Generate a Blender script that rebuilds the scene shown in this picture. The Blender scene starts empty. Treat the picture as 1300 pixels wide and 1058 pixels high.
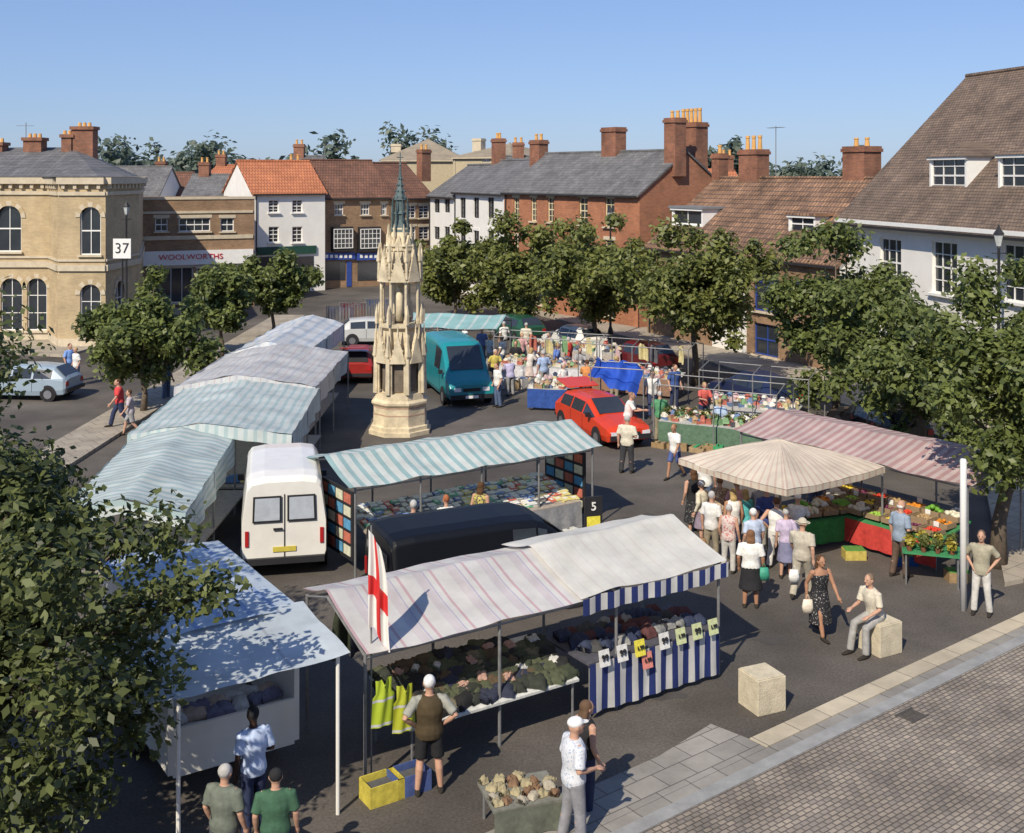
import bpy, math, random, numpy as np
from mathutils import Vector, Matrix, noise
R=random.Random(5); sc=bpy.context.scene; C=sc.collection
F,H,HZ=1450.,9.2,222.
rad=math.radians
def X(px,Y): return (px-650)*Y/F
def g(px,py,z=0.):
    Y=F*(H-z)/(py-HZ); return (X(px,Y),Y,z)
# ---------- materials
MC={}
def nd(nt,t,ins=None,**kw):
    n=nt.nodes.new(t)
    for k,v in kw.items(): setattr(n,k,v)
    for k,v in (ins or {}).items(): n.inputs[k].default_value=v
    return n
def c4(c,f=1): return (min(1,c[0]*f),min(1,c[1]*f),min(1,c[2]*f),1)
def base(name):
    m=bpy.data.materials.new(name); m.use_nodes=True; nt=m.node_tree
    return m,nt,nt.nodes['Principled BSDF'],nt.nodes['Material Output']
def mk(name,col,rough=.8,var=.14,scale=4,bump=0.,metal=0.,fine=0.):
    if name in MC: return MC[name]
    m,nt,b,o=base(name); L=nt.links.new
    tc=nd(nt,'ShaderNodeTexCoord'); n=nd(nt,'ShaderNodeTexNoise',{'Scale':scale,'Detail':7,'Roughness':.65}); L(tc.outputs['Object'],n.inputs['Vector'])
    r=nd(nt,'ShaderNodeValToRGB'); r.color_ramp.elements[0].position=.3; r.color_ramp.elements[1].position=.7
    r.color_ramp.elements[0].color=c4(col,1-var); r.color_ramp.elements[1].color=c4(col,1+var); L(n.outputs['Fac'],r.inputs[0]); out=r.outputs[0]
    if fine:
        n3=nd(nt,'ShaderNodeTexNoise',{'Scale':22,'Detail':3}); L(tc.outputs['Object'],n3.inputs['Vector']); n4=nd(nt,'ShaderNodeTexNoise',{'Scale':.16,'Detail':5}); L(tc.outputs['Object'],n4.inputs['Vector'])
        for q,f in ((n3,fine),(n4,.35)):
            mr=nd(nt,'ShaderNodeMapRange',{1:.32,2:.68,3:1-f,4:1+f}); L(q.outputs['Fac'],mr.inputs[0]); v=nd(nt,'ShaderNodeVectorMath',operation='SCALE'); L(out,v.inputs[0]); L(mr.outputs[0],v.inputs['Scale']); out=v.outputs[0]
    L(out,b.inputs['Base Color'])
    b.inputs['Roughness'].default_value=rough; b.inputs['Metallic'].default_value=metal; b.inputs['Specular IOR Level'].default_value=.35
    if bump:
        bp=nd(nt,'ShaderNodeBump',{'Strength':bump,'Distance':.02}); n2=nd(nt,'ShaderNodeTexNoise',{'Scale':scale*9,'Detail':5}); L(tc.outputs['Object'],n2.inputs['Vector']); L(n2.outputs['Fac'],bp.inputs['Height']); L(bp.outputs[0],b.inputs['Normal'])
    MC[name]=m; return m
def cl(c,rough=.85): return mk('cloth_%d_%d_%d'%(c[0]*999,c[1]*999,c[2]*999),c,rough,.25,9,.3)
def mkpat(name,c1,c2,cm,bw,bh,ms,mode='wall',big=.3,bump=.4,rough=.85):
    if name in MC: return MC[name]
    m,nt,b,o=base(name); L=nt.links.new
    tc=nd(nt,'ShaderNodeTexCoord'); s=nd(nt,'ShaderNodeSeparateXYZ'); L(tc.outputs['Object'],s.inputs[0]); cb=nd(nt,'ShaderNodeCombineXYZ')
    if mode=='wall':
        a=nd(nt,'ShaderNodeMath',operation='ADD'); L(s.outputs[0],a.inputs[0]); L(s.outputs[1],a.inputs[1]); L(a.outputs[0],cb.inputs[0]); L(s.outputs[2],cb.inputs[1])
    elif mode=='roof':
        a=nd(nt,'ShaderNodeMath',{1:1.35},operation='MULTIPLY'); L(s.outputs[0],cb.inputs[0]); L(s.outputs[2],a.inputs[0]); L(a.outputs[0],cb.inputs[1])
    else:
        mp=nd(nt,'ShaderNodeMapping'); mp.inputs['Rotation'].default_value=(0,0,-.66); L(tc.outputs['Object'],mp.inputs[0]); L(mp.outputs[0],s.inputs[0]); L(s.outputs[0],cb.inputs[0]); L(s.outputs[1],cb.inputs[1])
    br=nd(nt,'ShaderNodeTexBrick',{'Color1':c4(c1),'Color2':c4(c2),'Mortar':c4(cm),'Scale':1,'Mortar Size':ms,'Mortar Smooth':.3,'Bias':0,'Brick Width':bw,'Row Height':bh}); L(cb.outputs[0],br.inputs[0])
    n=nd(nt,'ShaderNodeTexNoise',{'Scale':.8,'Detail':8,'Roughness':.7}); L(tc.outputs['Object'],n.inputs['Vector'])
    r=nd(nt,'ShaderNodeMapRange',{1:.3,2:.7,3:1-big,4:1+big}); L(n.outputs['Fac'],r.inputs[0])
    v=nd(nt,'ShaderNodeVectorMath',operation='SCALE'); L(br.outputs['Color'],v.inputs[0]); L(r.outputs[0],v.inputs['Scale']); L(v.outputs[0],b.inputs['Base Color'])
    bp=nd(nt,'ShaderNodeBump',{'Strength':bump,'Distance':.03},invert=True); L(br.outputs['Fac'],bp.inputs['Height']); L(bp.outputs[0],b.inputs['Normal'])
    b.inputs['Roughness'].default_value=rough; MC[name]=m; return m
def mkstripe(name,bc,st,trans=.25,dirt=.16,axis=0):
    m,nt,b,o=base(name); L=nt.links.new
    tc=nd(nt,'ShaderNodeTexCoord'); s=nd(nt,'ShaderNodeSeparateXYZ'); L(tc.outputs['UV'],s.inputs[0])
    cur=None
    for per,st0,w,col in st:
        d=nd(nt,'ShaderNodeMath',{1:per},operation='DIVIDE'); L(s.outputs[axis],d.inputs[0]); a=nd(nt,'ShaderNodeMath',{1:st0},operation='ADD'); L(d.outputs[0],a.inputs[0])
        f=nd(nt,'ShaderNodeMath',operation='FRACT'); L(a.outputs[0],f.inputs[0]); l=nd(nt,'ShaderNodeMath',{1:w},operation='LESS_THAN'); L(f.outputs[0],l.inputs[0])
        mx=nd(nt,'ShaderNodeMixRGB',{1:c4(bc),2:c4(col)}); L(l.outputs[0],mx.inputs[0])
        if cur: L(cur.outputs[0],mx.inputs[1])
        cur=mx
    n=nd(nt,'ShaderNodeTexNoise',{'Scale':1.3,'Detail':8,'Roughness':.6}); L(tc.outputs['Object'],n.inputs['Vector'])
    r=nd(nt,'ShaderNodeMapRange',{1:.3,2:.7,3:1-dirt*1.6,4:1+dirt*.5}); L(n.outputs['Fac'],r.inputs[0])
    v=nd(nt,'ShaderNodeVectorMath',operation='SCALE'); L(cur.outputs[0],v.inputs[0])
    L(r.outputs[0],v.inputs['Scale']); L(v.outputs[0],b.inputs['Base Color']); b.inputs['Roughness'].default_value=.6
    t=nd(nt,'ShaderNodeBsdfTranslucent'); L(v.outputs[0],t.inputs[0]); ms=nd(nt,'ShaderNodeMixShader',{0:trans}); L(b.outputs[0],ms.inputs[1]); L(t.outputs[0],ms.inputs[2]); L(ms.outputs[0],o.inputs[0])
    MC[name]=m; return m
def mkleaf(name,d,l):
    m,nt,b,o=base(name); L=nt.links.new
    ge=nd(nt,'ShaderNodeNewGeometry'); r=nd(nt,'ShaderNodeValToRGB'); r.color_ramp.elements[0].color=c4(d); r.color_ramp.elements[1].color=c4(l)
    tc=nd(nt,'ShaderNodeTexCoord'); n=nd(nt,'ShaderNodeTexNoise',{'Scale':.9,'Detail':3}); L(tc.outputs['Object'],n.inputs['Vector'])
    a=nd(nt,'ShaderNodeMath',{1:.5},operation='MULTIPLY'); L(ge.outputs['Random Per Island'],a.inputs[0]); q=nd(nt,'ShaderNodeMath',{1:.9,2:0},operation='MULTIPLY_ADD'); L(n.outputs['Fac'],q.inputs[0]); L(a.outputs[0],q.inputs[2])
    L(q.outputs[0],r.inputs[0]); r.color_ramp.elements[0].position=.35; r.color_ramp.elements[1].position=.95
    L(r.outputs[0],b.inputs['Base Color']); b.inputs['Roughness'].default_value=.5
    t=nd(nt,'ShaderNodeBsdfTranslucent'); L(r.outputs[0],t.inputs[0]); ms=nd(nt,'ShaderNodeMixShader',{0:.35}); L(b.outputs[0],ms.inputs[1]); L(t.outputs[0],ms.inputs[2]); L(ms.outputs[0],o.inputs[0]); return m
# ---------- mesh helper
def tagp(o,label=None,cat=None,group=None,kind=None):
    for k,v in (('label',label),('category',cat),('group',group),('kind',kind)):
        if v: o[k]=v
    return o
class MB:
    def __init__(s): s.v=[];s.f=[];s.m=[]
    def add(s,vs,fs,m=0):
        o=len(s.v); s.v+=[tuple(p) for p in vs]
        for f in fs: s.f.append([i+o for i in f]); s.m.append(m)
    def box(s,x0,y0,z0,x1,y1,z1,m=0,T=None):
        v=[Vector((x,y,z)) for z in (z0,z1) for y in (y0,y1) for x in (x0,x1)]
        if T: v=[T@p for p in v]
        s.add(v,[(0,2,3,1),(4,5,7,6),(0,1,5,4),(2,6,7,3),(0,4,6,2),(1,3,7,5)],m)
    def tube(s,pts,rr,n=8,m=0):
        pts=[Vector(p) for p in pts]; k=len(pts)
        if not isinstance(rr,(list,tuple)): rr=[rr]*k
        vs=[]
        for i,p in enumerate(pts):
            t=(pts[min(i+1,k-1)]-pts[max(i-1,0)]).normalized(); a=Vector((1,0,0)) if abs(t.x)<.9 else Vector((0,1,0))
            a=(a-t*a.dot(t)).normalized(); b=t.cross(a); r=rr[i]; rx,ry=(r if isinstance(r,tuple) else (r,r))
            for j in range(n):
                th=2*math.pi*j/n; vs.append(p+a*rx*math.cos(th)+b*ry*math.sin(th))
        fs=[(i*n+j,i*n+(j+1)%n,(i+1)*n+(j+1)%n,(i+1)*n+j) for i in range(k-1) for j in range(n)]
        fs+=[tuple(range(n))[::-1],tuple(range((k-1)*n,k*n))]; s.add(vs,fs,m)
    def lathe(s,prof,n=8,c=(0,0,0),m=0,rot=0):
        vs=[(c[0]+r*math.cos(rot+2*math.pi*j/n),c[1]+r*math.sin(rot+2*math.pi*j/n),c[2]+z) for r,z in prof for j in range(n)]; k=len(prof)
        s.add(vs,[(i*n+j,i*n+(j+1)%n,(i+1)*n+(j+1)%n,(i+1)*n+j) for i in range(k-1) for j in range(n)]+[tuple(range(n))[::-1],tuple(range((k-1)*n,k*n))],m)
    def ell(s,c,r,n=10,k=6,m=0):
        s.lathe([(max(.001,math.sin(math.pi*i/k)),-math.cos(math.pi*i/k)) for i in range(k+1)],n,(0,0,0),m)
        q=(k+1)*n
        for i in range(len(s.v)-q,len(s.v)): p=s.v[i]; s.v[i]=(c[0]+p[0]*r[0],c[1]+p[1]*r[1],c[2]+p[2]*r[2])
    def build(s,name,mats,parent=None,smooth=False,bevel=0):
        me=bpy.data.meshes.new(name); me.from_pydata(s.v,[],s.f)
        for m in (mats if isinstance(mats,(list,tuple)) else [mats]): me.materials.append(m)
        me.polygons.foreach_set('material_index',s.m)
        if smooth: me.polygons.foreach_set('use_smooth',[True]*len(s.f))
        me.update(); o=bpy.data.objects.new(name,me); C.objects.link(o)
        if parent: o.parent=parent
        if bevel: b=o.modifiers.new('b','BEVEL'); b.width=bevel; b.segments=2
        return o
def thing(name,label,cat,loc=(0,0,0),rz=0,group=None):
    o=bpy.data.objects.new(name,None); C.objects.link(o); o.location=loc; o.rotation_euler=(0,0,rz); o.empty_display_size=.2
    return tagp(o,label,cat,group)
def mobj(name,me,parent=None,mat=None,loc=None,rot=None):
    o=bpy.data.objects.new(name,me); C.objects.link(o)
    if parent: o.parent=parent
    if loc is not None: o.location=loc
    if rot is not None: o.rotation_euler=rot
    if mat: o.material_slots[0].link='OBJECT'; o.material_slots[0].material=mat
    return o
def W(A,rz,x,y,z=0): return (A[0]+x*math.cos(rz)-y*math.sin(rz),A[1]+x*math.sin(rz)+y*math.cos(rz),z)
def fromeval(o):
    me=bpy.data.meshes.new_from_object(o.evaluated_get(bpy.context.evaluated_depsgraph_get())); bpy.data.objects.remove(o); return me
TC={}
def text(s,size,mat,parent,loc,rot=(math.pi/2,0,0),name='lettering',sx=1,off=.012):
    if s not in TC:
        c=bpy.data.curves.new('t','FONT'); c.body=s; c.size=1; c.align_x='CENTER'; c.align_y='CENTER'; c.extrude=.01; c.offset=off
        o=bpy.data.objects.new('t',c); C.objects.link(o); TC[s]=fromeval(o)
    me=TC[s]
    if not me.materials: me.materials.append(mat)
    o=mobj(name,me,parent,mat,loc,rot); o.scale=(size*sx,size,1); return o
def cloth(name,fn,nu,nv,LU,LV,mat,parent=None,wr=.02,seed=0):
    vs=[];uv=[]
    for j in range(nv+1):
        for i in range(nu+1):
            u,v=i/nu,j/nv; p=Vector(fn(u,v)); p.z+=wr*noise.noise(Vector((u*LU*1.6+seed,v*LV*1.1,seed)))*2; p+=noise.noise_vector(Vector((u*LU*3+seed,v*LV*3,1)))*wr*.5
            vs.append(p); uv.append((u*LU,v*LV))
    fs=[(j*(nu+1)+i,j*(nu+1)+i+1,(j+1)*(nu+1)+i+1,(j+1)*(nu+1)+i) for j in range(nv) for i in range(nu)]
    me=bpy.data.meshes.new(name); me.from_pydata(vs,[],fs); l=me.uv_layers.new(name='UVMap')
    l.data.foreach_set('uv',[x for f in fs for i in f for x in uv[i]]); me.polygons.foreach_set('use_smooth',[True]*len(fs)); me.materials.append(mat)
    o=bpy.data.objects.new(name,me); C.objects.link(o)
    if parent: o.parent=parent
    return o
# ---------- people
POSE={
'stand':dict(a=2,hz=.93,arms=[((.06,.03,-.28),(.07,-.06,-.53)),((.06,.04,-.28),(.05,-.07,-.53))],legs=[((.10,-.02,.49),(.11,.02,.08)),((.10,.0,.49),(.12,.04,.08))]),
'walk':dict(a=4,hz=.91,arms=[((.05,.12,-.26),(.06,.1,-.5)),((.05,-.1,-.27),(.05,-.24,-.47))],legs=[((.09,-.16,.5),(.09,-.24,.09)),((.09,.06,.47),(.1,.32,.13))]),
'reach':dict(a=10,hz=.92,arms=[((.05,-.14,-.24),(-.02,-.38,-.22)),((.07,-.1,-.26),(.0,-.34,-.3))],legs=[((.10,-.03,.49),(.11,.0,.08)),((.10,-.02,.49),(.13,.04,.08))]),
'bend':dict(a=42,hz=.88,arms=[((.03,-.1,-.26),(0,-.28,-.44)),((.03,-.05,-.28),(0,-.2,-.5))],legs=[((.10,-.05,.47),(.11,.06,.08)),((.10,-.06,.47),(.13,.08,.08))]),
'carry':dict(a=1,hz=.93,arms=[((.08,.04,-.27),(-.04,-.2,-.33)),((.06,.03,-.28),(.07,-.02,-.54))],legs=[((.10,-.04,.49),(.10,-.05,.08)),((.11,.02,.48),(.14,.08,.08))]),
'hips':dict(a=-2,hz=.93,arms=[((.16,.1,-.22),(.0,-.04,-.42)),((.16,.1,-.22),(.0,-.04,-.42))],legs=[((.12,-.02,.49),(.15,.0,.08)),((.12,-.02,.49),(.16,.03,.08))]),
'sit':dict(a=14,hz=.72,arms=[((.05,-.05,-.28),(.0,-.28,-.33)),((.06,-.02,-.28),(.02,-.24,-.38))],legs=[((.12,-.4,.57),(.12,-.5,.08)),((.14,-.38,.55),(.18,-.42,.08))]),
}
PM={}
def jt(pose):
    p=POSE[pose]; a=rad(p['a']); u=Vector((0,-math.sin(a),math.cos(a))); P=Vector((0,0,p['hz'])); q=[]
    for i,s in enumerate((-1,1)):
        S=P+u*.47+Vector((s*.175,0,0)); e,h=p['arms'][i]; q.append((S,S+Vector((e[0]*s,e[1],e[2])),S+Vector((h[0]*s,h[1],h[2]))))
    l=[]
    for i,s in enumerate((-1,1)):
        k,n=p['legs'][i]; l.append((P+Vector((s*.088,0,-.04)),Vector((k[0]*s,k[1],k[2])),Vector((n[0]*s,n[1],n[2]))))
    return P,u,q,l
def bake(b,vox,sm=1):
    o=b.build('tmp',mk('skin',(.45,.27,.19))); m=o.modifiers.new('r','REMESH'); m.mode='VOXEL'; m.voxel_size=vox; m.use_smooth_shade=True
    if sm: s=o.modifiers.new('s','SMOOTH'); s.iterations=sm
    me=fromeval(o)
    if not me.materials: me.materials.append(None)
    return me
def pm(pose,what):
    key=(pose,what)
    if key in PM: return PM[key]
    P,u,arms,legs=jt(pose); b=MB(); hd=P+u*.53+Vector((0,-.025,.16))
    def torso(e,lo=-.06,hi=.53):
        pr=[(-.1,.15,.10),(0,.165,.118),(.14,.14,.10),(.3,.162,.118),(.42,.175,.105),(.48,.15,.08),(.53,.062,.055)]
        pr=[x for x in pr if lo-.05<=x[0]<=hi]; b.tube([P+u*x[0] for x in pr],[(x[1]+e,x[2]+e) for x in pr],14)
    if what=='body':
        torso(0); b.tube([P+u*.48,hd+Vector((0,.02,-.06))],[.056,.05],10); b.ell(hd,(.074,.092,.115),14,10); b.ell(hd+Vector((0,-.045,-.07)),(.045,.045,.045),10,6)
        b.tube([hd+Vector((0,-.085,.015)),hd+Vector((0,-.112,-.025))],[.009,.017],6)
        for s in (-1,1): b.ell(hd+Vector((s*.076,.01,-.005)),(.012,.024,.033),6,5)
        for i,(S,E,Hn) in enumerate(arms):
            s=(-1,1)[i]; b.tube([S+Vector((-s*.03,0,.01)),S,S.lerp(E,.5),E,E.lerp(Hn,.35),Hn],[.05,.054,.047,.038,.039,.025],10)
            d=(Hn-E).normalized(); side=Vector((0,1,0)) if abs(d.y)<.8 else Vector((1,0,0)); side=(side-d*side.dot(d)).normalized(); nn=d.cross(side)*s
            b.tube([Hn,Hn+d*.04,Hn+d*.09],[.024,.034,.032],8)
            for j,(o,ln) in enumerate(((-.031,.07),(-.011,.08),(.011,.075),(.03,.058))):
                q=Hn+d*.08+side*o; b.tube([q,q+d*ln*.55+nn*.004,q+d*ln+nn*.02],[.0105,.0095,.008],6)
            q=Hn+d*.03-side*.03; b.tube([q,q+d*.035-side*.022,q+d*.065-side*.026+nn*.01],[.013,.012,.009],6)
        for Hp,K,A in legs:
            b.tube([Hp+Vector((0,0,.05)),Hp,Hp.lerp(K,.5),K,K.lerp(A,.3)+Vector((0,.015,0)),A],[.08,.088,.07,.052,.055,.036],10)
            b.tube([A,A+Vector((0,.03,-.045)),A+Vector((0,-.1,-.055)),A+Vector((0,-.17,-.06))],[.036,.034,.033,.02],8)
        me=bake(b,.0115)
    elif what in('short','long','vest'):
        torso(.022,-.1)
        if what!='vest':
            for i,(S,E,Hn) in enumerate(arms):
                s=(-1,1)[i]; b.tube([S+Vector((-s*.05,0,.01)),S,S.lerp(E,.5),S.lerp(E,.85)]+([E,Hn.lerp(E,.1)] if what=='long' else []),[.062,.07,.066,.07]+([.052,.04] if what=='long' else []),10)
        me=bake(b,.018,2)
    elif what in('trousers','shorts'):
        b.tube([P+u*.1,P,P+Vector((0,0,-.1))],[(.152,.115),(.182,.132),(.17,.12)],14)
        for Hp,K,A in legs:
            if what=='shorts': b.tube([Hp,Hp.lerp(K,.5),Hp.lerp(K,.9)],[.1,.09,.09],12)
            else: b.tube([Hp,Hp.lerp(K,.5),K,K.lerp(A,.5),A+Vector((0,0,-.01))],[.1,.086,.072,.068,.066],12)
        me=bake(b,.018,2)
    elif what in('skirt','dress'):
        kk=(legs[0][1]+legs[1][1])/2; lo=.42 if what=='skirt' else .3
        b.tube([P+u*.1,P,P.lerp(kk,.5),Vector((kk.x,kk.y*.8,lo))],[(.15,.115),(.18,.135),(.2,.16),(.24,.21)],16)
        if what=='dress': torso(.02,-.1,.45)
        me=bake(b,.018,2)
    elif what in('shoe0','shoe1'):
        Hp,K,A=legs[int(what[-1])]
        b.tube([A+Vector((0,.0,-.0)),A+Vector((0,.05,-.035)),A+Vector((0,-.08,-.047)),A+Vector((0,-.19,-.055))],[.045,(.04,.043),(.047,.036),(.033,.022)],8)
        me=bake(b,.016)
    elif what=='hairshort': b.ell(hd+Vector((0,.022,.03)),(.083,.088,.1),14,8); me=bake(b,.018)
    elif what=='hairlong':
        b.ell(hd+Vector((0,.024,.03)),(.088,.09,.1),14,8); b.tube([hd+Vector((0,.04,0)),hd+Vector((0,.07,-.12)),hd+Vector((0,.075,-.22))],[(.085,.06),(.095,.05),(.07,.03)],12); me=bake(b,.018)
    elif what=='bald': b.tube([hd+Vector((0,.045,-.05)),hd+Vector((0,.035,.01))],[(.07,.045),(.078,.065)],12); me=bake(b,.016)
    elif what=='cap': b.ell(hd+Vector((0,.012,.05)),(.085,.098,.075),14,8); b.ell(hd+Vector((0,-.1,.04)),(.06,.07,.012),10,4); me=bake(b,.014)
    elif what=='hat': b.ell(hd+Vector((0,.01,.055)),(.085,.095,.08),14,8); b.lathe([(.08,0),(.15,-.012),(.155,-.004),(.08,.012)],16,hd+Vector((0,.01,.04))); me=bake(b,.012)
    else:
        if what=='mouth': b.ell(hd+Vector((0,-.089,-.055)),(.02,.006,.005),6,4)
        else: b.ell(hd+Vector(((-.03 if what=='eye0' else .03),-.083,.014)),(.014,.008,.008),6,4)
        o=b.build('tmp',mk('skin',(.45,.27,.19))); me=o.data; bpy.data.objects.remove(o)
    PM[key]=me; return me
SK={'l':(.5,.29,.2),'t':(.38,.2,.12),'d':(.05,.025,.016)}
def person(label,px,Y,pose,face,top,topc,low,lowc,hair='hairshort',hc=(.06,.035,.02),h=1.74,skin='l',shoes=(.03,.025,.02),z=0,x=None,group=None):
    b=mobj('person',pm(pose,'body'),None,mk('skin_'+skin,SK[skin],.6,.1,20)); tagp(b,label,'person',group)
    b.location=(X(px,Y) if x is None else x,Y,z); b.rotation_euler=(0,0,rad(face)); s=h/1.74; b.scale=(s*R.uniform(.98,1.2),s*R.uniform(.98,1.25),s)
    tm=cl(topc) if isinstance(topc,tuple) else topc
    lm=cl(lowc) if isinstance(lowc,tuple) else lowc
    if top: mobj({'short':'shirt','long':'shirt','vest':'waistcoat'}[top],pm(pose,top),b,tm)
    mobj(low,pm(pose,low),b,lm); mobj({'cap':'cap','hat':'hat'}.get(hair,'hair'),pm(pose,hair),b,cl(hc))
    for q in (0,1): mobj('shoe',pm(pose,'shoe%d'%q),b,cl(shoes)); mobj('eye',pm(pose,'eye%d'%q),b,cl((.04,.02,.02)))
    mobj('mouth',pm(pose,'mouth'),b,cl((.3,.08,.07))); return b
def flo(name,c1,c2,sc_,th=.5):
    m,nt,b,o=base(name); tc=nd(nt,'ShaderNodeTexCoord'); n=nd(nt,'ShaderNodeTexNoise',{'Scale':sc_,'Detail':2}); nt.links.new(tc.outputs['Object'],n.inputs['Vector']); r=nd(nt,'ShaderNodeValToRGB'); r.color_ramp.elements[0].position=th; r.color_ramp.elements[1].position=th+.04; r.color_ramp.elements[0].color=c4(c1); r.color_ramp.elements[1].color=c4(c2); nt.links.new(n.outputs['Fac'],r.inputs[0]); nt.links.new(r.outputs[0],b.inputs['Base Color']); b.inputs['Roughness'].default_value=.85; return m
f_bw=flo('floral_black',(.015,.015,.018),(.4,.38,.35),34,.62); f_wb=flo('floral_white',(.62,.64,.68),(.35,.42,.52),40,.58); f_ye=flo('floral_yellow',(.5,.42,.12),(.12,.1,.06),20); f_pk=flo('floral_pink',(.6,.5,.45),(.5,.15,.15),22,.55); f_br=flo('floral_brown',(.25,.16,.1),(.5,.4,.28),24,.55)
wht=(.75,.74,.7); blk=(.02,.02,.022); nvy=(.03,.04,.09); crm=(.62,.57,.45); kh=(.28,.24,.17); dnm=(.09,.13,.22); gry=(.3,.3,.3)
gh=(.45,.44,.42); wh=(.7,.7,.68); br=(.09,.045,.02); bl=(.42,.3,.13)
P=person
man=P('man with white hair in a brown waistcoat and black shorts facing the clothing stall',545,17.0,'hips',190,'short',(.3,.3,.26),'shorts',blk,'hairshort',wh,1.76)
mobj('waistcoat',pm('hips','vest'),man,cl((.07,.05,.025))).scale=(1.05,1.08,1.0)
P('man in white cap and pale blue patterned shirt at the bottom edge of the square',728,15.7,'carry',110,'short',f_wb,'trousers',(.25,.25,.27),'cap',(.8,.8,.78))
P('woman in black top beside the man in the white cap',742,16.5,'stand',120,'vest',blk,'trousers',nvy,'hairlong',(.12,.07,.04),1.6)
P('man with dark skin in pale blue shirt under the white van awning',322,15.9,'carry',215,'short',(.5,.6,.8),'trousers',nvy,'hairshort',blk,1.8,'d')
P('grey haired person in green top lowest in the frame under the awning',284,14.7,'stand',160,'short',(.14,.16,.13),'trousers',(.08,.08,.09),'hairshort',gh,1.6)
P('dark haired person in bright green top under the awning right post',350,14.6,'stand',190,'short',(.05,.12,.07),'trousers',nvy,'hairshort',blk,1.6)
P('man in cream shirt and grey trousers sitting on the pale stone block',0,22.08,'sit',-62,'short',crm,'trousers',(.33,.32,.3),'hairshort',(.2,.14,.09),1.74,x=7.02)
P('woman in black patterned dress walking with a shopping bag',1040,22.8,'walk',20,None,blk,'dress',f_bw,'hairlong',br,1.64,'t')
P('man in beige shirt and pale trousers standing right of the white pole',1246,23.9,'hips',-30,'short',(.36,.33,.24),'trousers',(.6,.58,.53),'hairshort',(.15,.1,.07),1.76)
P('bald man in blue grey shirt and brown trousers at the fruit stall',1143,26.1,'carry',120,'short',(.26,.32,.4),'trousers',(.12,.08,.06),'bald',wh,1.76)
P('woman in white top and black skirt seen from behind below the canopy',953,24.3,'stand',170,'short',wht,'skirt',blk,'hairlong',(.2,.1,.05),1.64,'t')
P('man in beige sun hat and sand coloured clothes walking between shoppers',1018,24.9,'walk',150,'short',(.45,.41,.33),'trousers',(.42,.38,.3),'hat',(.5,.45,.35),1.72)
P('woman in white top and white trousers with hands on hips below the canopy',986,26.7,'hips',165,'vest',wht,'trousers',(.66,.64,.6),'hairshort',(.12,.06,.03),1.66)
P('woman in white vest and navy trousers left of the queue of shoppers',931,27.4,'stand',185,'vest',(.72,.7,.66),'trousers',nvy,'hairlong',bl,1.66,'t')
P('man in white shirt and khaki trousers at left edge of the crowd',903,27.0,'carry',140,'short',(.66,.65,.62),'trousers',kh,'hairshort',gh,1.72)
P('woman in dark dress standing just under the left canopy corner',881,29.4,'stand',200,'vest',blk,'dress',f_bw,'hairlong',br,1.62)
P('woman in brown patterned top under the left side of the canopy',914,28.6,'reach',170,'short',f_br,'trousers',(.2,.17,.13),'hairshort',(.2,.1,.05),1.62)
P('white haired woman in pale blue top in the middle of the crowd',957,26.0,'stand',200,'short',(.45,.52,.65),'trousers',(.3,.3,.33),'hairshort',wh,1.6)
P('person in white sun cap near the potato boxes under the canopy',1011,27.0,'reach',150,'short',(.7,.7,.68),'trousers',dnm,'cap',wht,1.66)
P('woman in pink top behind the white haired woman in the crowd',938,28.4,'reach',190,'short',(.55,.3,.3),'trousers',dnm,'hairshort',bl,1.62)
P('man in grey top bending over goods under the canopy',968,28.2,'bend',165,'short',(.3,.31,.33),'trousers',blk,'hairshort',br,1.74)
P('woman in red floral top third from the left in the crowd',925,26.4,'stand',150,'vest',f_pk,'trousers',(.5,.48,.44),'hairshort',gh,1.58)
P('blonde woman in turquoise top deep in the crowd under the canopy',947,27.6,'stand',210,'short',(.1,.45,.45),'skirt',(.3,.28,.25),'hairlong',bl,1.6)
P('man in dark blue polo shirt between the white tops',974,27.4,'stand',190,'short',(.04,.06,.2),'trousers',(.3,.28,.24),'hairshort',br,1.76)
P('grey haired woman in lilac blouse right of the hands on hips woman',998,26.1,'carry',175,'short',(.5,.42,.55),'skirt',(.2,.2,.3),'hairshort',gh,1.58)
P('tall man in white T shirt and jeans at the back of the crowd',895,30.6,'stand',160,'short',wht,'trousers',dnm,'hairshort',br,1.8)
P('short woman in cream cardigan behind the khaki trousers man',892,28.6,'stand',230,'long',crm,'skirt',(.25,.2,.25),'hairshort',wh,1.55)
P('dark haired trader in black top under the right side of the canopy',1064,30.4,'reach',-10,'short',blk,'trousers',blk,'hairshort',br,1.7)
P('trader in white apron behind the potato boxes',1035,30.6,'reach',5,'short',wht,'trousers',dnm,'hairshort',bl,1.66)
P('man in cream shirt and black trousers in front of the red car',796,35.2,'carry',150,'short',crm,'trousers',(.04,.04,.045),'hairshort',gh,1.78)
P('man in pale shirt leaning towards the red car roof',797,39.2,'reach',80,'short',wht,'trousers',gry,'hairshort',(.25,.15,.1),1.76)
P('woman in white top and blue shorts walking left of the fruit counter',857,34.6,'walk',-40,'short',wht,'shorts',(.07,.1,.25),'hairshort',(.25,.13,.06),1.68,'t')
P('grey haired man in blue shirt at the left of the book stall',524,26.0,'reach',175,'short',(.16,.28,.55),'trousers',nvy,'hairshort',gh,1.78)
P('person in white shirt with red hair at the book stall',568,26.6,'reach',200,'short',wht,'trousers',dnm,'hairshort',(.35,.12,.05),1.74)
P('woman in patterned yellow dress at the book stall middle',610,27.8,'stand',150,'vest',f_ye,'dress',f_ye,'hairlong',br,1.72)
P('trader in red top behind the counter of packed plants',893,41.5,'reach',10,'short',(.6,.12,.1),'trousers',nvy,'hairshort',bl,1.7)
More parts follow.
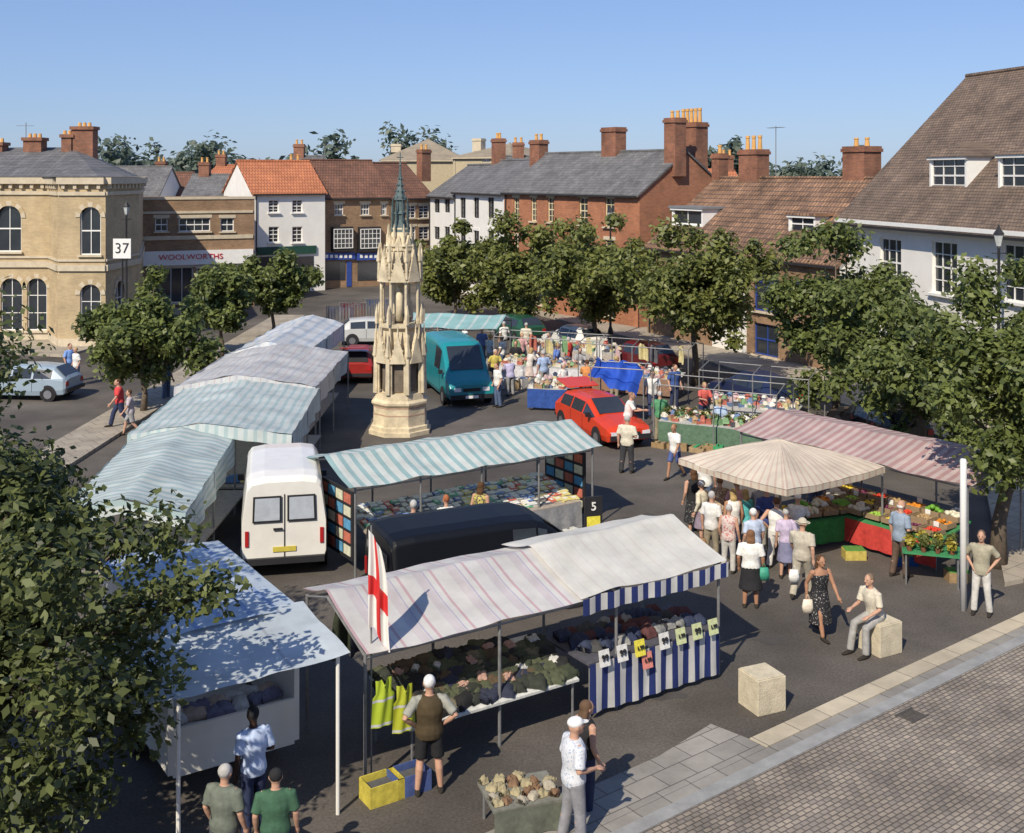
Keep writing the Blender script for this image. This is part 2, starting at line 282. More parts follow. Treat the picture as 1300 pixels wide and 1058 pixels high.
P('person in navy blue clothes by the far frames',856,45,'stand',30,'short',(.05,.1,.3),'trousers',nvy,'hairshort',br,1.74)
P('man in white T shirt beside the teal van door',632,45.2,'stand',-60,'short',wht,'trousers',dnm,'hairshort',br,1.76)
P('woman in lilac top browsing the far white table',648,47.5,'reach',200,'short',(.45,.42,.6),'trousers',gry,'hairshort',gh,1.62)
P('woman in pale dress at the far covered tables',672,50.0,'reach',120,'short',(.65,.6,.55),'skirt',(.6,.5,.45),'hairlong',bl,1.64)
P('man in light blue shirt at the far tables',690,48.4,'carry',210,'short',(.35,.45,.65),'trousers',(.3,.28,.25),'hairshort',gh,1.75)
P('person in red vest walking on the left pavement',152,41.2,'walk',-60,'short',(.6,.06,.06),'trousers',nvy,'hairshort',br,1.74,z=.12)
P('second walker in grey on the left pavement near the kerb',166,40.3,'walk',-70,'short',(.45,.4,.42),'shorts',gry,'hairshort',br,1.64)
P('man in navy jacket beside the nearest pavement tree',211,46.5,'stand',60,'short',(.07,.1,.2),'trousers',dnm,'hairshort',br,1.74)
P('person in blue top beside the silver car on the left road',88,50.5,'stand',60,'short',(.2,.35,.7),'trousers',(.4,.38,.35),'hairshort',br,1.74)
P('person in white top beside the silver car on the left road',97,49.8,'stand',-40,'short',wht,'trousers',dnm,'hairshort',bl,1.68)
P('shopper in white far behind the monument',590,57,'stand',120,'short',wht,'trousers',gry,'hairshort',br,1.7)
P('shopper in navy crossing to the far clothes stall',560,62,'walk',60,'short',nvy,'trousers',blk,'hairshort',br,1.7)
P('person in orange top at far frame stall',745,46.4,'reach',170,'short',(.6,.25,.08),'trousers',dnm,'hairshort',br,1.68)
P('woman in white blouse between the far frames',715,46.0,'carry',40,'short',wht,'skirt',(.1,.12,.3),'hairshort',gh,1.62)
fx=[(612,56,'blue shirt'),(640,58,'white shirt'),(662,54,'pink blouse'),(700,55,'grey shirt'),(722,52.5,'red shirt'),(760,50.5,'cream blouse'),(828,43.5,'white shirt'),(838,39.4,'green shirt'),(914,38.6,'pale blue blouse'),(655,51.5,'black shirt'),(628,49.6,'yellow blouse'),(780,47,'navy shirt'),(638,53,'white shirt'),(682,52.2,'white shirt'),(706,50.6,'blue shirt'),(736,49.8,'grey shirt'),(668,57.5,'cream blouse'),(622,53.6,'pale blue blouse')]
fc={'blue shirt':(.12,.2,.5),'white shirt':wht,'pink blouse':(.6,.35,.35),'grey shirt':(.35,.35,.36),'red shirt':(.5,.06,.05),'cream blouse':crm,'green shirt':(.08,.25,.12),'pale blue blouse':(.4,.5,.65),'black shirt':blk,'yellow blouse':(.6,.5,.12),'navy shirt':nvy}
wh_=['by the far left tables','behind the far white table','near the far white table back edge','among the far centre frames','in the far centre frames','below the yellowish tree','right of the blue tarpaulin','left of the plant counter','at the right end of the plant counter','just right of the teal van tables','between teal van and white table','beside the blue tarpaulin frame','at the left end of the far white table','behind the far white table right end','left of the far centre table','behind the far centre table','at the farthest table','at the teal van rear']
for i,(px,Y,c_) in enumerate(fx): P('shopper in %s %s'%(c_,wh_[i]),px,Y,['stand','carry','walk','reach'][i%4],R.uniform(0,360),'short',fc[c_],'trousers',[dnm,gry,nvy,kh][i%4],'hairshort',[br,gh,bl][i%3],R.uniform(1.6,1.78))
# ---------- setting
asph=mk('asphalt',(.1,.088,.076),.9,.25,.5,.5,fine=.22); field=mk('field',(.07,.1,.04),1,.2,.02)
b=MB(); b.add([(-2500,-200,-.03),(2500,-200,-.03),(2500,5000,-.03),(-2500,5000,-.03)],[(0,1,2,3)]); tagp(b.build('ground',field),kind='structure')
b=MB(); b.add([(-90,-30,0),(70,-30,0),(70,150,0),(-90,150,0)],[(0,1,2,3)]); tagp(b.build('road',asph),kind='structure')
def prism(name,pts,z0,z1,m,kind='structure'):
    b=MB(); n=len(pts); b.add([(x,y,z0) for x,y in pts]+[(x,y,z1) for x,y in pts],[tuple(range(n,2*n))]+[(i,(i+1)%n,n+(i+1)%n,n+i) for i in range(n)]); o=b.build(name,m)
    if kind: tagp(o,kind=kind)
    return o
grst=mkpat('slabs',(.24,.225,.2),(.3,.28,.25),(.12,.11,.1),.6,.4,.012,'g',.3,.3)
cob=mkpat('cobbles',(.33,.275,.215),(.22,.19,.16),(.11,.095,.08),.15,.09,.012,'g',.4,.7)
O=(3.84,18.45); dx,dy=.788,.615
def sp(s,n): return (O[0]+dx*s+dy*n,O[1]+dy*s-dx*n)
def strip(name,n0,n1,z1,m,s0=0,s1=15,z0=-.05): return prism(name,[sp(s0,n1),sp(s1,n1),sp(s1,n0),sp(s0,n0)],z0,z1,m)
gk=mk('granitekerb',(.3,.3,.29),.8,.2,3,.3)
strip('kerb',0,.35,.1,mkpat('palekerb',(.55,.48,.35),(.44,.38,.28),(.2,.18,.14),.8,9,.012,'g',.25,.2)); strip('pavement',.355,.6,.085,grst,-8); strip('kerb',.605,.85,.13,gk,-8); strip('pavement',.855,26,.12,cob,-8)
prism('pavement',[sp(-8,.35),sp(-.01,.35),sp(-.01,0),(3.3,18.95),(2.3,17.9),sp(-8,-.5)],-.05,.09,grst)
pv=mkpat('paving',(.38,.33,.26),(.32,.28,.22),(.17,.15,.13),.6,.6,.015,'g',.25,.2)
prism('pavement',[(-15.6,33),(-13.9,33),(-13.4,74),(-15.4,74)],-.05,.12,pv)
prism('pavement',[(-32,60.5),(-22.5,57.5),(-21,66),(-19,74),(-19,82),(-60,90),(-60,61)],-.05,.12,pv)
prism('pavement',[(7.5,62),(13,46),(15.5,38),(11,25.5),sp(15,.0),(30,30),(22,42),(18,56),(10,75),(1,84),(-6,98),(-8,96)],-.05,.1,pv)
for i in range(5): b=MB(); b.add([(-19.5-i*.05,30+i*9,.004),(-19.38-i*.05,30+i*9,.004),(-19.38-i*.05,34+i*9,.004),(-19.5-i*.05,34+i*9,.004)],[(0,1,2,3)]); tagp(b.build('road_marking',mk('roadpaint',(.6,.6,.58),.7,.25,6)),kind='structure')
b=MB()
for i in range(8): b.box(-.2+i*.053,-.14,0,-.175+i*.053,.14,.012)
b.box(-.24,-.17,0,.24,-.14,.015);b.box(-.24,.14,0,.24,.17,.015)
o=b.build('drain_cover',mk('iron',(.08,.075,.07),.7)); o.location=(*sp(2.7,1.2),.122); o.rotation_euler=(0,0,.66); tagp(o,'dark iron drain grate set in the cobbles','drain')
rg=random.Random(8); patch=mk('tar',(.07,.064,.058),.85,.2,2,.3)
for i,(x,y,w_,h_) in enumerate([(2.6,20.2,.7,.2),(5.2,22.6,.4,.3),(-10.5,55,2.4,1.0),(3.4,29.5,.8,1.8)]):
    b=MB(); pts=[(x+w_*math.cos(t*.5236)*rg.uniform(.6,1.2),y+h_*math.sin(t*.5236)*rg.uniform(.6,1.2),.004) for t in range(12)]; b.add(pts,[tuple(range(12))]); tagp(b.build('road_patch',patch),kind='structure')
# ---------- trees
def leafmesh(name,cl_,n,size,mat,parent,seed):
    rg=np.random.default_rng(seed); c=np.array([x[0] for x in cl_]); r=np.array([x[1] for x in cl_]); w=r**2; idx=rg.choice(len(r),n,p=w/w.sum())
    d=rg.normal(size=(n,3)); d/=np.linalg.norm(d,axis=1)[:,None]; rr=r[idx]*(rg.random(n)**.5)*rg.uniform(.75,1.4,n); p=c[idx]+d*rr[:,None]*np.array([1,1,.9])
    nn=d*.5+rg.normal(size=(n,3))*.55+np.array([0,-.15,.6]); nn/=np.linalg.norm(nn,axis=1)[:,None]; t=np.cross(nn,rg.normal(size=(n,3))); t/=np.linalg.norm(t,axis=1)[:,None]; bb=np.cross(nn,t)
    s=size*(.6+.8*rg.random(n))[:,None]; v=np.stack([p-t*s,p+bb*s*.55+nn*s*.12,p+t*s,p-bb*s*.55+nn*s*.12],1).reshape(-1,3)
    me=bpy.data.meshes.new(name); me.vertices.add(4*n); me.vertices.foreach_set('co',v.ravel()); me.loops.add(4*n); me.loops.foreach_set('vertex_index',np.arange(4*n)); me.polygons.add(n); me.polygons.foreach_set('loop_start',np.arange(0,4*n,4)); me.update(calc_edges=True); me.materials.append(mat)
    o=bpy.data.objects.new(name,me); C.objects.link(o); o.parent=parent; return o
lf=mkleaf('leaf',(.045,.068,.018),(.21,.25,.07)); lf2=mkleaf('leaf2',(.055,.075,.02),(.25,.27,.07)); lf3=mkleaf('leafdark',(.032,.048,.015),(.17,.2,.065)); lhaze=mkleaf('leafhaze',(.08,.11,.085),(.15,.19,.14))  # far leaves: distance haze is put into the colour, paler and bluer
bark=mk('bark',(.14,.11,.08),.95,.35,8,.8)
def tree(label,x,y,zc,r,rz,n,size,mat,seed,tr=.12,k=60,name='tree',tx=0,group=None,extra=(),rs=(.14,.3)):
    rg=random.Random(seed); t=thing(name,label,'tree',(x,y,0),0,group); cs=[]
    for i in range(k):
        d=Vector((rg.gauss(0,1),rg.gauss(0,1),rg.gauss(0,1))).normalized(); q=rg.uniform(.35,.86)
        if rg.random()<.16: q=1.03
        cs.append((Vector((tx+d.x*q*r,d.y*q*r,zc+d.z*q*rz+(.25*rz if d.z>.7 and q>.7 else 0))),r*rg.uniform(*rs)))
    cs+=[(Vector(p),q) for p,q in extra]
    b=MB(); b.tube([(0,0,0),(.05,.03,zc*.25),(tx*.4-.05,0,zc*.5),(tx*.8,.05,zc*.85),(tx,0,zc+rz*.5)],[tr*1.4,tr,tr*.85,tr*.6,tr*.15],10)
    for c,q in cs[::4]+cs[len(cs)-len(extra):]:
        s=Vector((tx*.5,0,zc*.55+rg.random()*.5)); b.tube([s,s.lerp(c,.5)+Vector((0,0,-.1)),c],[tr*.45,tr*.28,tr*.08],6)
    b.build('trunk',bark,t,True); leafmesh('crown',[(tuple(c),q) for c,q in cs],n,size,mat,t,seed); return t
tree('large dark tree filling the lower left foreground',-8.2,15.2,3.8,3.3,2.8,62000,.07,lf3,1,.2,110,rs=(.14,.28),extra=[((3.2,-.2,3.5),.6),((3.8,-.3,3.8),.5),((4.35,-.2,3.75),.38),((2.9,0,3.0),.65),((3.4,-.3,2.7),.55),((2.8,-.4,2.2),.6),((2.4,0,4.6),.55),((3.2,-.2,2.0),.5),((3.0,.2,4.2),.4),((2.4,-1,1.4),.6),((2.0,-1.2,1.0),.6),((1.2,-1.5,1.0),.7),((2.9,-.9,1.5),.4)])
tree('small tree on the left pavement nearest the silver car',-14.2,44,3.0,2.5,1.8,15000,.125,lf,2,.11,50)
tree('second pavement tree left of the striped tents',-14.5,57,2.7,2.1,1.5,11000,.14,lf,3,.1,44)
tree('third pavement tree in front of the white shop house',-13.4,64,2.9,2.2,1.7,11000,.15,lf,4,.1,44)
tree('farthest tree right behind the monument',-3.6,72,3.5,2.6,2.4,12000,.165,lf2,5,.1,44)
tree('light green tree right of the monument spire',0.2,66,3.5,2.9,2.4,15000,.155,lf2,6,.12,50)
tree('broad yellowish tree in front of the long brick terrace',4.2,58,4.0,3.1,2.4,18000,.14,lf2,7,.13,56)
tree('round dark tree before the tiled roof house',8.0,50,4.2,3.2,2.7,20000,.13,lf2,8,.14,60)
tree('leafy tree in front of the blue window house',11.9,42,3.8,2.8,2.5,20000,.12,lf,9,.14,60)
tree('low tree in front of the white hall windows',12.9,36,3.0,2.6,1.9,19000,.108,lf,10,.14,56)
tree('nearest right hand tree rising above the striped fruit stall',11.4,26.8,4.4,2.4,2.1,26000,.09,lf,11,.16,70,tx=.9)
def mass(label,px,Y,r,h,n,seed,name='tree'): return tree(label,X(px,Y),Y,h-r*.6,r*1.5,r*.7,n,.55,lhaze,seed,.3,24,rs=(.17,.36))
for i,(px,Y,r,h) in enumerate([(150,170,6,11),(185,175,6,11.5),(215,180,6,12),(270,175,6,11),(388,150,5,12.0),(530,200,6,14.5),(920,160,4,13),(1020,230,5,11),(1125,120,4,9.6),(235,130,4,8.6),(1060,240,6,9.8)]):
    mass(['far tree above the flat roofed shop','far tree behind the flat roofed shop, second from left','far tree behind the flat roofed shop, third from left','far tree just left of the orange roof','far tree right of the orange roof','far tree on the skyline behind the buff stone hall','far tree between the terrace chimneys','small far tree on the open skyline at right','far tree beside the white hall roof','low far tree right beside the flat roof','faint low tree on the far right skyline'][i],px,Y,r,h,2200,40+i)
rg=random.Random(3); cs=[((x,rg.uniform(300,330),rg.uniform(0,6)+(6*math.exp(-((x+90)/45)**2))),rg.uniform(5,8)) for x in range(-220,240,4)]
w=leafmesh('distant_wood',cs,18000,1.3,lhaze,None,9); tagp(w,'pale line of distant woodland along the horizon','wood',kind='stuff')
# ---------- buildings
WM={}
glass=mk('pane',(.03,.036,.045),.12,.3,.7); glass.node_tree.nodes['Principled BSDF'].inputs['Specular IOR Level'].default_value=.8
white=mk('whitepaint',(.8,.79,.75),.6,.06); cream=mk('creamstone',(.56,.48,.35),.85,.15,3,.2); dark=mk('darkpaint',(.025,.025,.028),.5); blue=mk('bluepaint',(.03,.07,.3),.5); lead=mk('lead',(.2,.21,.22),.6)
pot=mk('pot',(.65,.36,.12),.8); grn=mk('greenpaint',(.02,.07,.05),.5)
def window(parent,loc,rot,w,h,cols,rows,fm,sill=None,arch=False,ft=.06):
    k=(max(.2,round(w,1)),max(.2,round(h,1)),cols,rows,arch,ft); 
    if k not in WM:
        f=MB(); w_,h_=k[0],k[1]; f.box(0,0,0,ft,.06,h_);f.box(w_-ft,0,0,w_,.06,h_);f.box(ft,0,0,w_-ft,.06,ft);f.box(ft,0,h_-ft,w_-ft,.06,h_)
        for i in range(1,cols): x=w_*i/cols; f.box(x-.018,.012,ft,x+.018,.05,h_-ft)
        for i in range(1,rows): z=h_*i/rows; t=.035 if rows%2==0 and i==rows//2 else .018; f.box(ft,.015,z-t,w_-ft,.048,z+t)
        o=f.build('window',fm); fme=o.data; bpy.data.objects.remove(o); q=MB(); q.box(ft*.5,.05,ft*.5,w_-ft*.5,.07,h_-ft*.5); o=q.build('pane',glass); pme=o.data; bpy.data.objects.remove(o); q=MB(); q.box(-.1,-.17,-.1,w_+.1,-.003,-.005); o=q.build('sill',cream); WM[k]=(fme,pme,o.data); bpy.data.objects.remove(o)
    a,p,s=WM[k]; o=mobj('window',a,parent,fm,loc,rot); o.scale=(w/k[0],1,h/k[1]); mobj('pane',p,o)
    if sill: mobj('sill',s,o,sill,(0,-.1,0))
    return o
def wallh(M,p0,d,Wd,z0,z1,holes,m=0,rev=.1):
    n=(-d[1],d[0])
    def pt(u,z,k=0): return (p0[0]+d[0]*u+n[0]*k,p0[1]+d[1]*u+n[1]*k,z)
    us=sorted({0,Wd}|{x for h in holes for x in (h[0],h[2])}); zs=sorted({z0,z1}|{x for h in holes for x in (h[1],h[3])})
    us=[u for u in us if 0<=u<=Wd]; zs=[z for z in zs if z0<=z<=z1]
    for a,b_ in zip(us,us[1:]):
        for c,e in zip(zs,zs[1:]):
            mu,mz=(a+b_)/2,(c+e)/2
            if any(h[0]<mu<h[2] and h[1]<mz<h[3] for h in holes): continue
            M.add([pt(a,c),pt(b_,c),pt(b_,e),pt(a,e)],[(0,1,2,3)],m)
    for h in holes:
        a,c,b_,e=h[:4]
        for q in (((a,c),(b_,c)),((b_,c),(b_,e)),((b_,e),(a,e)),((a,e),(a,c))):
            M.add([pt(*q[0]),pt(*q[1]),pt(*q[1],rev+.08),pt(*q[0],rev+.08)],[(0,3,2,1)],m)
        if len(h)>4 and h[4]:
            r=(b_-a)/2; cx=(a+b_)/2; cz=e-r
            for s in (-1,1):
                arc=[(cx+s*r*math.cos(t*math.pi/12),cz+r*math.sin(t*math.pi/12)) for t in range(7)]; c0=(cx+s*r,e)
                for p,q in zip(arc,arc[1:]): M.add([pt(*c0,.002),pt(*p,.002),pt(*q,.002)],[(0,1,2)],m)
class B:
    def __init__(s,name,label,A,Bp,depth,he,hr,wm,rm,cat='building',hip=0,roof=True,wins=[],ws=(2,4),fm=None,sill=None,over=.25,lint=None,side=None):
        s.A=A; s.d=Vector((Bp[0]-A[0],Bp[1]-A[1])); s.W=s.d.length; s.d.normalize(); s.n=Vector((-s.d.y,s.d.x)); s.rz=math.atan2(s.d.y,s.d.x); s.dep=depth; s.he=he; s.hr=hr
        s.o=thing(name,label,cat,(*A,0),s.rz); fm=fm or white; M=MB(); hs=[]
        for w_ in wins:
            x0,y0,x1,y1=w_[:4]; u0,zt=s.loc(x0,y0); u1,_=s.loc(x1,y0); um,zt=s.loc((x0+x1)/2,y0); _,zb=s.loc((x0+x1)/2,y1)
            u0=max(u0,.1);u1=min(u1,s.W-.1); zb=max(zb,.1); zt=min(zt,he-.1); ar=len(w_)>4 and w_[4]; cr=w_[5] if len(w_)>5 else ws; f_=w_[6] if len(w_)>6 else fm
            if u1-u0<.15 or zt-zb<.15: continue
            hs.append((u0,zb,u1,zt,ar)); o=window(s.o,(u0,.1,zb),(0,0,0),u1-u0,zt-zb,cr[0],cr[1],f_,sill)
            if lint: q=MB(); q.box(-.12,-.13,zt-zb+.003,u1-u0+.12,-.102,zt-zb+.22); k=q.build('lintel',lint,o); k.scale=(1/o.scale[0],1,1/o.scale[2])
        wallh(M,(0,0),(1,0),s.W,0,he,hs)
        if roof and not hip:
            h2=depth/2; r=hr-.06
            for x,f in ((0,1),(s.W,-1)): M.add([(x,0,0),(x,0,he),(x,h2,r),(x,depth,he),(x,depth,0)],[(0,1,2,3,4)[::f]],1)
        else:
            for x in (0,s.W): M.add([(x,0,0),(x,0,he),(x,depth,he),(x,depth,0)],[(0,1,2,3)])
        M.add([(0,depth,0),(s.W,depth,0),(s.W,depth,he),(0,depth,he)],[(0,1,2,3)]); 
        if not roof: M.add([(0,.3,he-.3),(s.W,.3,he-.3),(s.W,depth,he-.3),(0,depth,he-.3)],[(0,1,2,3)])
        M.build('wall',[wm,side or wm],s.o)
        if roof:
            M=MB(); sl=(hr-he)/(depth/2); e=over; t=.14; x0,x1=-.12,s.W+.12
            if hip: x0,x1=-e,s.W+e
            zl=he-sl*e+.02
            for zo,m in ((0,0),(-t,0)):
                v=[(x0,-e,zl+zo),(x1,-e,zl+zo),(x1-hip,depth/2,hr+zo),(x0+hip,depth/2,hr+zo),(x1,depth+e,zl+zo),(x0,depth+e,zl+zo)]
                M.add(v,[(0,1,2,3),(4,5,3,2)]+([(1,4,2),(5,0,3)] if hip else []),m)
            M.add([(x0,-e,zl),(x1,-e,zl),(x1,-e,zl-t),(x0,-e,zl-t)],[(0,1,2,3)])
            for x,f in ((x0,1),(x1,-1)):
                if not hip: M.add([(x,-e,zl),(x,depth/2,hr),(x,depth+e,zl),(x,depth+e,zl-t),(x,depth/2,hr-t),(x,-e,zl-t)],[(0,1,4,5),(1,2,3,4)])
            M.tube([(x0+hip,depth/2,hr+.02),(x1-hip,depth/2,hr+.02)],.1,8); s.roof=M.build('roof',rm,s.o)
            M=MB(); M.box(0,-e-.08,zl-.17,s.W,-e+.02,zl-.06); M.tube([(.3,-.08,0),(.3,-.08,zl-.1)],.045,6); M.build('gutter',dark if he<8.5 else cream,s.o)
        else: M=MB(); M.box(-.05,-.06,he,s.W+.05,.3,he+.18); M.build('parapet',cream,s.o); s.roof=s.o
    def loc(s,px,py,yd=0):
        k=(px-650)/F; ax,ay=s.A[0]+s.n.x*yd,s.A[1]+s.n.y*yd; u=(k*ay-ax)/(s.d.x-k*s.d.y); Y=ay+u*s.d.y; return u,H-(py-HZ)*Y/F
    def chim(s,px,py,w=1.,d=.8,pots=2,v=None,m=None,ph=.45):
        v=s.dep/2 if v is None else v; u,z=s.loc(px,py,v); M=MB(); zb=max(s.he,s.hr-1.6); M.box(u-w/2,v-d/2,zb,u+w/2,v+d/2,z-.3); M.box(u-w/2-.07,v-d/2-.07,z-.3,u+w/2+.07,v+d/2+.07,z-.12); M.box(u-w/2-.02,v-d/2-.02,z-.12,u+w/2+.02,v+d/2+.02,z)
        for i in range(pots): M.lathe([(.13,0),(.1,ph*.8),(.13,ph*.82),(.12,ph)],8,(u-w/2+w*(i+.5)/pots,v,z),1)
        M.build('chimney',[m or brk2,pot],s.roof)
    def part(s,name,x0,y0,x1,y1,mat,proud=.06,back=.0):
        u0,zt=s.loc(x0,y0); u1,_=s.loc(x1,y0); _,zb=s.loc((x0+x1)/2,y1); _,zt=s.loc((x0+x1)/2,y0); M=MB(); M.box(u0,-proud,max(zb,.02),u1,-.003+back,zt); return M.build(name,mat,s.o),(u0,u1,max(zb,.02),zt)
    def dormer(s,x0,y0,x1,y1,yd,rm,wc=(2,2),hipd=False):
        u0,zt=s.loc(x0,y0,yd); u1,zb=s.loc(x1,y1,yd); sl=(s.hr-s.he)/(s.dep/2); M=MB()
        for a,b_ in ((u0,u0+.12),(u1-.12,u1)):
            yb=min(yd+max(.4,(zt-s.he)/sl-yd),yd+3); M.add([(a,yd,zb-.1),(b_,yd,zb-.1),(b_,yd,zt),(a,yd,zt),(a,yb,zt),(b_,yb,zt)],[(0,1,2,3),(3,2,5,4),(0,3,4),(1,5,2)])
        M.box(u0+.12,yd+.002,zb-.05,u1-.12,yd+.3,zb+.08); M.box(u0-.06,yd-.1,zt-.12,u1+.06,yd-.003,zt); o=M.build('dormer',white,s.o)
        q=MB(); e=.15; yb=(zt+.15-s.he)/sl+.3
        if hipd: c=(u0+u1)/2; hh=.6; yr=(zt+hh-s.he)/sl+.2; q.add([(u0-e,yd-e,zt),(u1+e,yd-e,zt),(c,yd+.5,zt+hh),(c,yr,zt+hh),(u0-e,yb,zt),(u1+e,yb,zt)],[(0,1,2),(0,2,3,4),(1,5,3,2)])
        else: q.box(u0-e,yd-e,zt,u1+e,max(yb,yd+.6),zt+.12)
        q.build('dormer_roof',rm,o); window(o,(u0+.12,yd+.05,zb+.08),(0,0,0),u1-u0-.24,zt-zb-.08,wc[0],wc[1],white)
    def aerial(s,px,py,v):
        u,z=s.loc(px,py,v); M=MB(); M.tube([(u,v,s.he),(u,v,z)],.025,5); M.tube([(u-.6,v,z-.1),(u+.6,v,z-.1)],.015,5)
        for i in range(6): M.tube([(u-.5+i*.2,v-.25,z-.1),(u-.5+i*.2,v+.25,z-.1)],.01,4)
        M.build('aerial',lead,s.o)
brk=mkpat('brick',(.42,.155,.07),(.31,.11,.05),(.34,.24,.17),.23,.075,.008,'wall',.25); brk2=mkpat('brickdark',(.3,.115,.06),(.2,.08,.05),(.24,.17,.12),.23,.075,.008,'wall',.4); buff=mkpat('buffbrick',(.52,.4,.225),(.44,.33,.19),(.43,.35,.23),.23,.075,.008,'wall',.22)
brn=mkpat('brownbrick',(.32,.2,.11),(.24,.14,.08),(.28,.2,.13),.23,.075,.008); rend=mk('render',(.78,.76,.71),.85,.08,.7,.1); slate=mkpat('slate',(.17,.165,.165),(.12,.12,.12),(.06,.06,.06),.3,.22,.012,'roof',.35)
pant=mkpat('pantile',(.31,.175,.1),(.19,.11,.07),(.09,.06,.045),.24,.32,.035,'roof',.6,.9); orng=mkpat('orangetile',(.56,.21,.09),(.48,.17,.08),(.24,.08,.04),.24,.32,.03,'roof',.2); plain=mkpat('plaintile',(.22,.155,.11),(.15,.11,.08),(.07,.05,.04),.2,.16,.02,'roof',.45); redbrn=mkpat('redbrowntile',(.22,.1,.06),(.16,.075,.05),(.08,.045,.03),.24,.3,.03,'roof',.35)
def pp(px,Y): return (X(px,Y),Y)
# bank
bank=thing('bank_building','buff brick Italianate building with round arched windows at the left edge','building')
pts=[pp(-140,63),pp(62,63),pp(74,60.5),pp(134,60.5),pp(176,65.5),pp(182,78),pp(-170,80)]
M=MB(); T=MB(); he=9.0
def seg(i,wins):
    a,b_=Vector(pts[i]),Vector(pts[i+1]); d=(b_-a); L_=d.length; d.normalize(); hs=[]
    for c,w_,z0,z1,cr in wins:
        u=c*L_-w_/2; hs.append((u,z0,u+w_,z1,True)); n=Vector((-d.y,d.x)); p=a+d*u+n*.1; window(bank,(p.x,p.y,z0),(0,0,math.atan2(d.y,d.x)),w_,z1-z0,cr[0],cr[1],white,cream)
        n=-n; r=w_/2
        for t in range(9):
            t0=t*math.pi/9; t1=(t+1)*math.pi/9; q=[]
            for rr,tt in ((r,t0),(r+.25,t0),(r+.25,t1),(r,t1)): pu=u+r+rr*math.cos(tt); pz=z1-r+rr*math.sin(tt); k=a+d*pu+n*.05; q.append((k.x,k.y,pz))
            k2=[(x-n.x*.05,y-n.y*.05,z) for x,y,z in q]; T.add(q+k2,[(0,1,2,3),(1,5,6,2),(0,4,5,1)],1 if t%2 else 0)
    wallh(M,tuple(a),tuple(d),L_,0,he,hs)
    n=Vector((d.y,-d.x))
    for z,h,o_ in ((4.1,.32,.12),(4.6,.12,.08),(8.1,.2,.1),(8.7,.35,.3),(0,.5,.06)):
        q=[a+n*o_,b_+n*o_,b_,a]; T.add([(p.x,p.y,z) for p in q]+[(p.x,p.y,z+h) for p in q],[(0,1,5,4),(4,5,6,7),(0,3,2,1),(1,2,6,5),(0,4,7,3)],0)
    k=int(L_/.55)
    for j in range(k): p=a+d*(L_*(j+.5)/k)+n*.1; T.box(-.09,-.1,8.45,.09,.1,8.7,0,Matrix.Translation((p.x,p.y,0))@Matrix.Rotation(math.atan2(d.y,d.x),4,'Z'))
seg(0,[(.3,1.4,4.95,7.5,(2,2)),(.75,1.35,4.95,7.5,(2,2)),(.6,1.2,.6,3.5,(2,3)),(.765,1.2,.6,3.5,(2,3)),(.925,1.1,.6,3.5,(2,3)),(.4,1.2,.6,3.5,(2,3))])
seg(1,[]); seg(2,[(.68,1.1,4.95,7.5,(2,2)),(.68,1.1,.6,3.4,(2,3))]); seg(3,[(.4,1.3,.6,3.4,(2,3))]); seg(4,[]); seg(5,[])
M.build('wall',buff,bank); T.build('cornice',[cream,buff],bank)
M=MB(); c=(X(10,71),71); rp=[(c[0]-6,c[1],10.9),(c[0]+4,c[1],10.9)]; ov=[(x*1.012,y-(.35 if y<66 else 0),9.1) for x,y in pts]
M.add(ov+rp,[(0,1,8,7),(1,2,8),(2,3,8),(3,4,8),(4,5,8),(5,6,7,8),(6,0,7)]); rf=M.build('roof',slate,bank)
for px,py,w_ in ((45,174,1.1),(89,170,.7),(108,160,1.3),(-3,180,1.0)):
    M=MB(); x=X(px,70); z=H-(py-HZ)*70/F; M.box(x-w_/2,69.5,9.3,x+w_/2,70.4,z-.25); M.box(x-w_/2-.08,69.4,z-.25,x+w_/2+.08,70.5,z-.05)
    for k in range(3): M.lathe([(.12,0),(.1,.25)],8,(x-.3+k*.3,69.95,z-.05),1)
    M.build('chimney',[brk2,pot],rf)
M=MB(); M.tube([(X(33,70),70,9.5),(X(33,70),70,12.4)],.025,5); M.tube([(X(33,70)-.6,70,12.2),(X(33,70)+.5,70,12.2)],.015,5); M.build('aerial',lead,bank)
s=thing('banner_sign','white square sign reading 37 on a bracket beside the bank','sign',(X(155,58),58,0)); M=MB(); M.tube([(0,0.05,.0),(0,.05,6.0)],.05,8); M.build('pole',dark,s); M=MB(); M.box(-.45,-.03,4.95,.45,.02,5.95); M.build('sign_board',white,s); text('37',.75,dark,s,(0,-.05,5.45),off=-.01)
w1=B('flat_roofed_shop','brown brick flat roofed shop with white and red sign between bank and white house',pp(178,77),pp(323,80),12,7.5,7.5,brn,slate,roof=False,wins=[(197,277,213,294),(227,277,267,294,False,(4,2)),(280,277,297,294),(189,340,245,385,False,(4,1)),(250,340,310,385,False,(4,1))],ws=(2,2),sill=cream,lint=cream)
o,q=w1.part('sign_fascia',180,318,321,336,white,.15); text('WOOLWORTHS',.5,mk('signred',(.6,.03,.03),.5),w1.o,((q[0]+q[1])/2-.5,-.19,(q[2]+q[3])/2+.05),sx=1.15,off=0)
w1.part('stone_band',180,299,321,304,cream,.08); w1.part('stone_band',180,268,321,271,cream,.08)
w2=B('white_shop_house','white painted house with bright orange tiled roof and dark green shopfront',(-20.0,88),(-14.9,91),7.6,7.9,10.3,rend,orng,wins=[(341,254,354,270),(371,254,384,270),(341,288,354,308),(371,288,384,308)],ws=(2,4),sill=white)
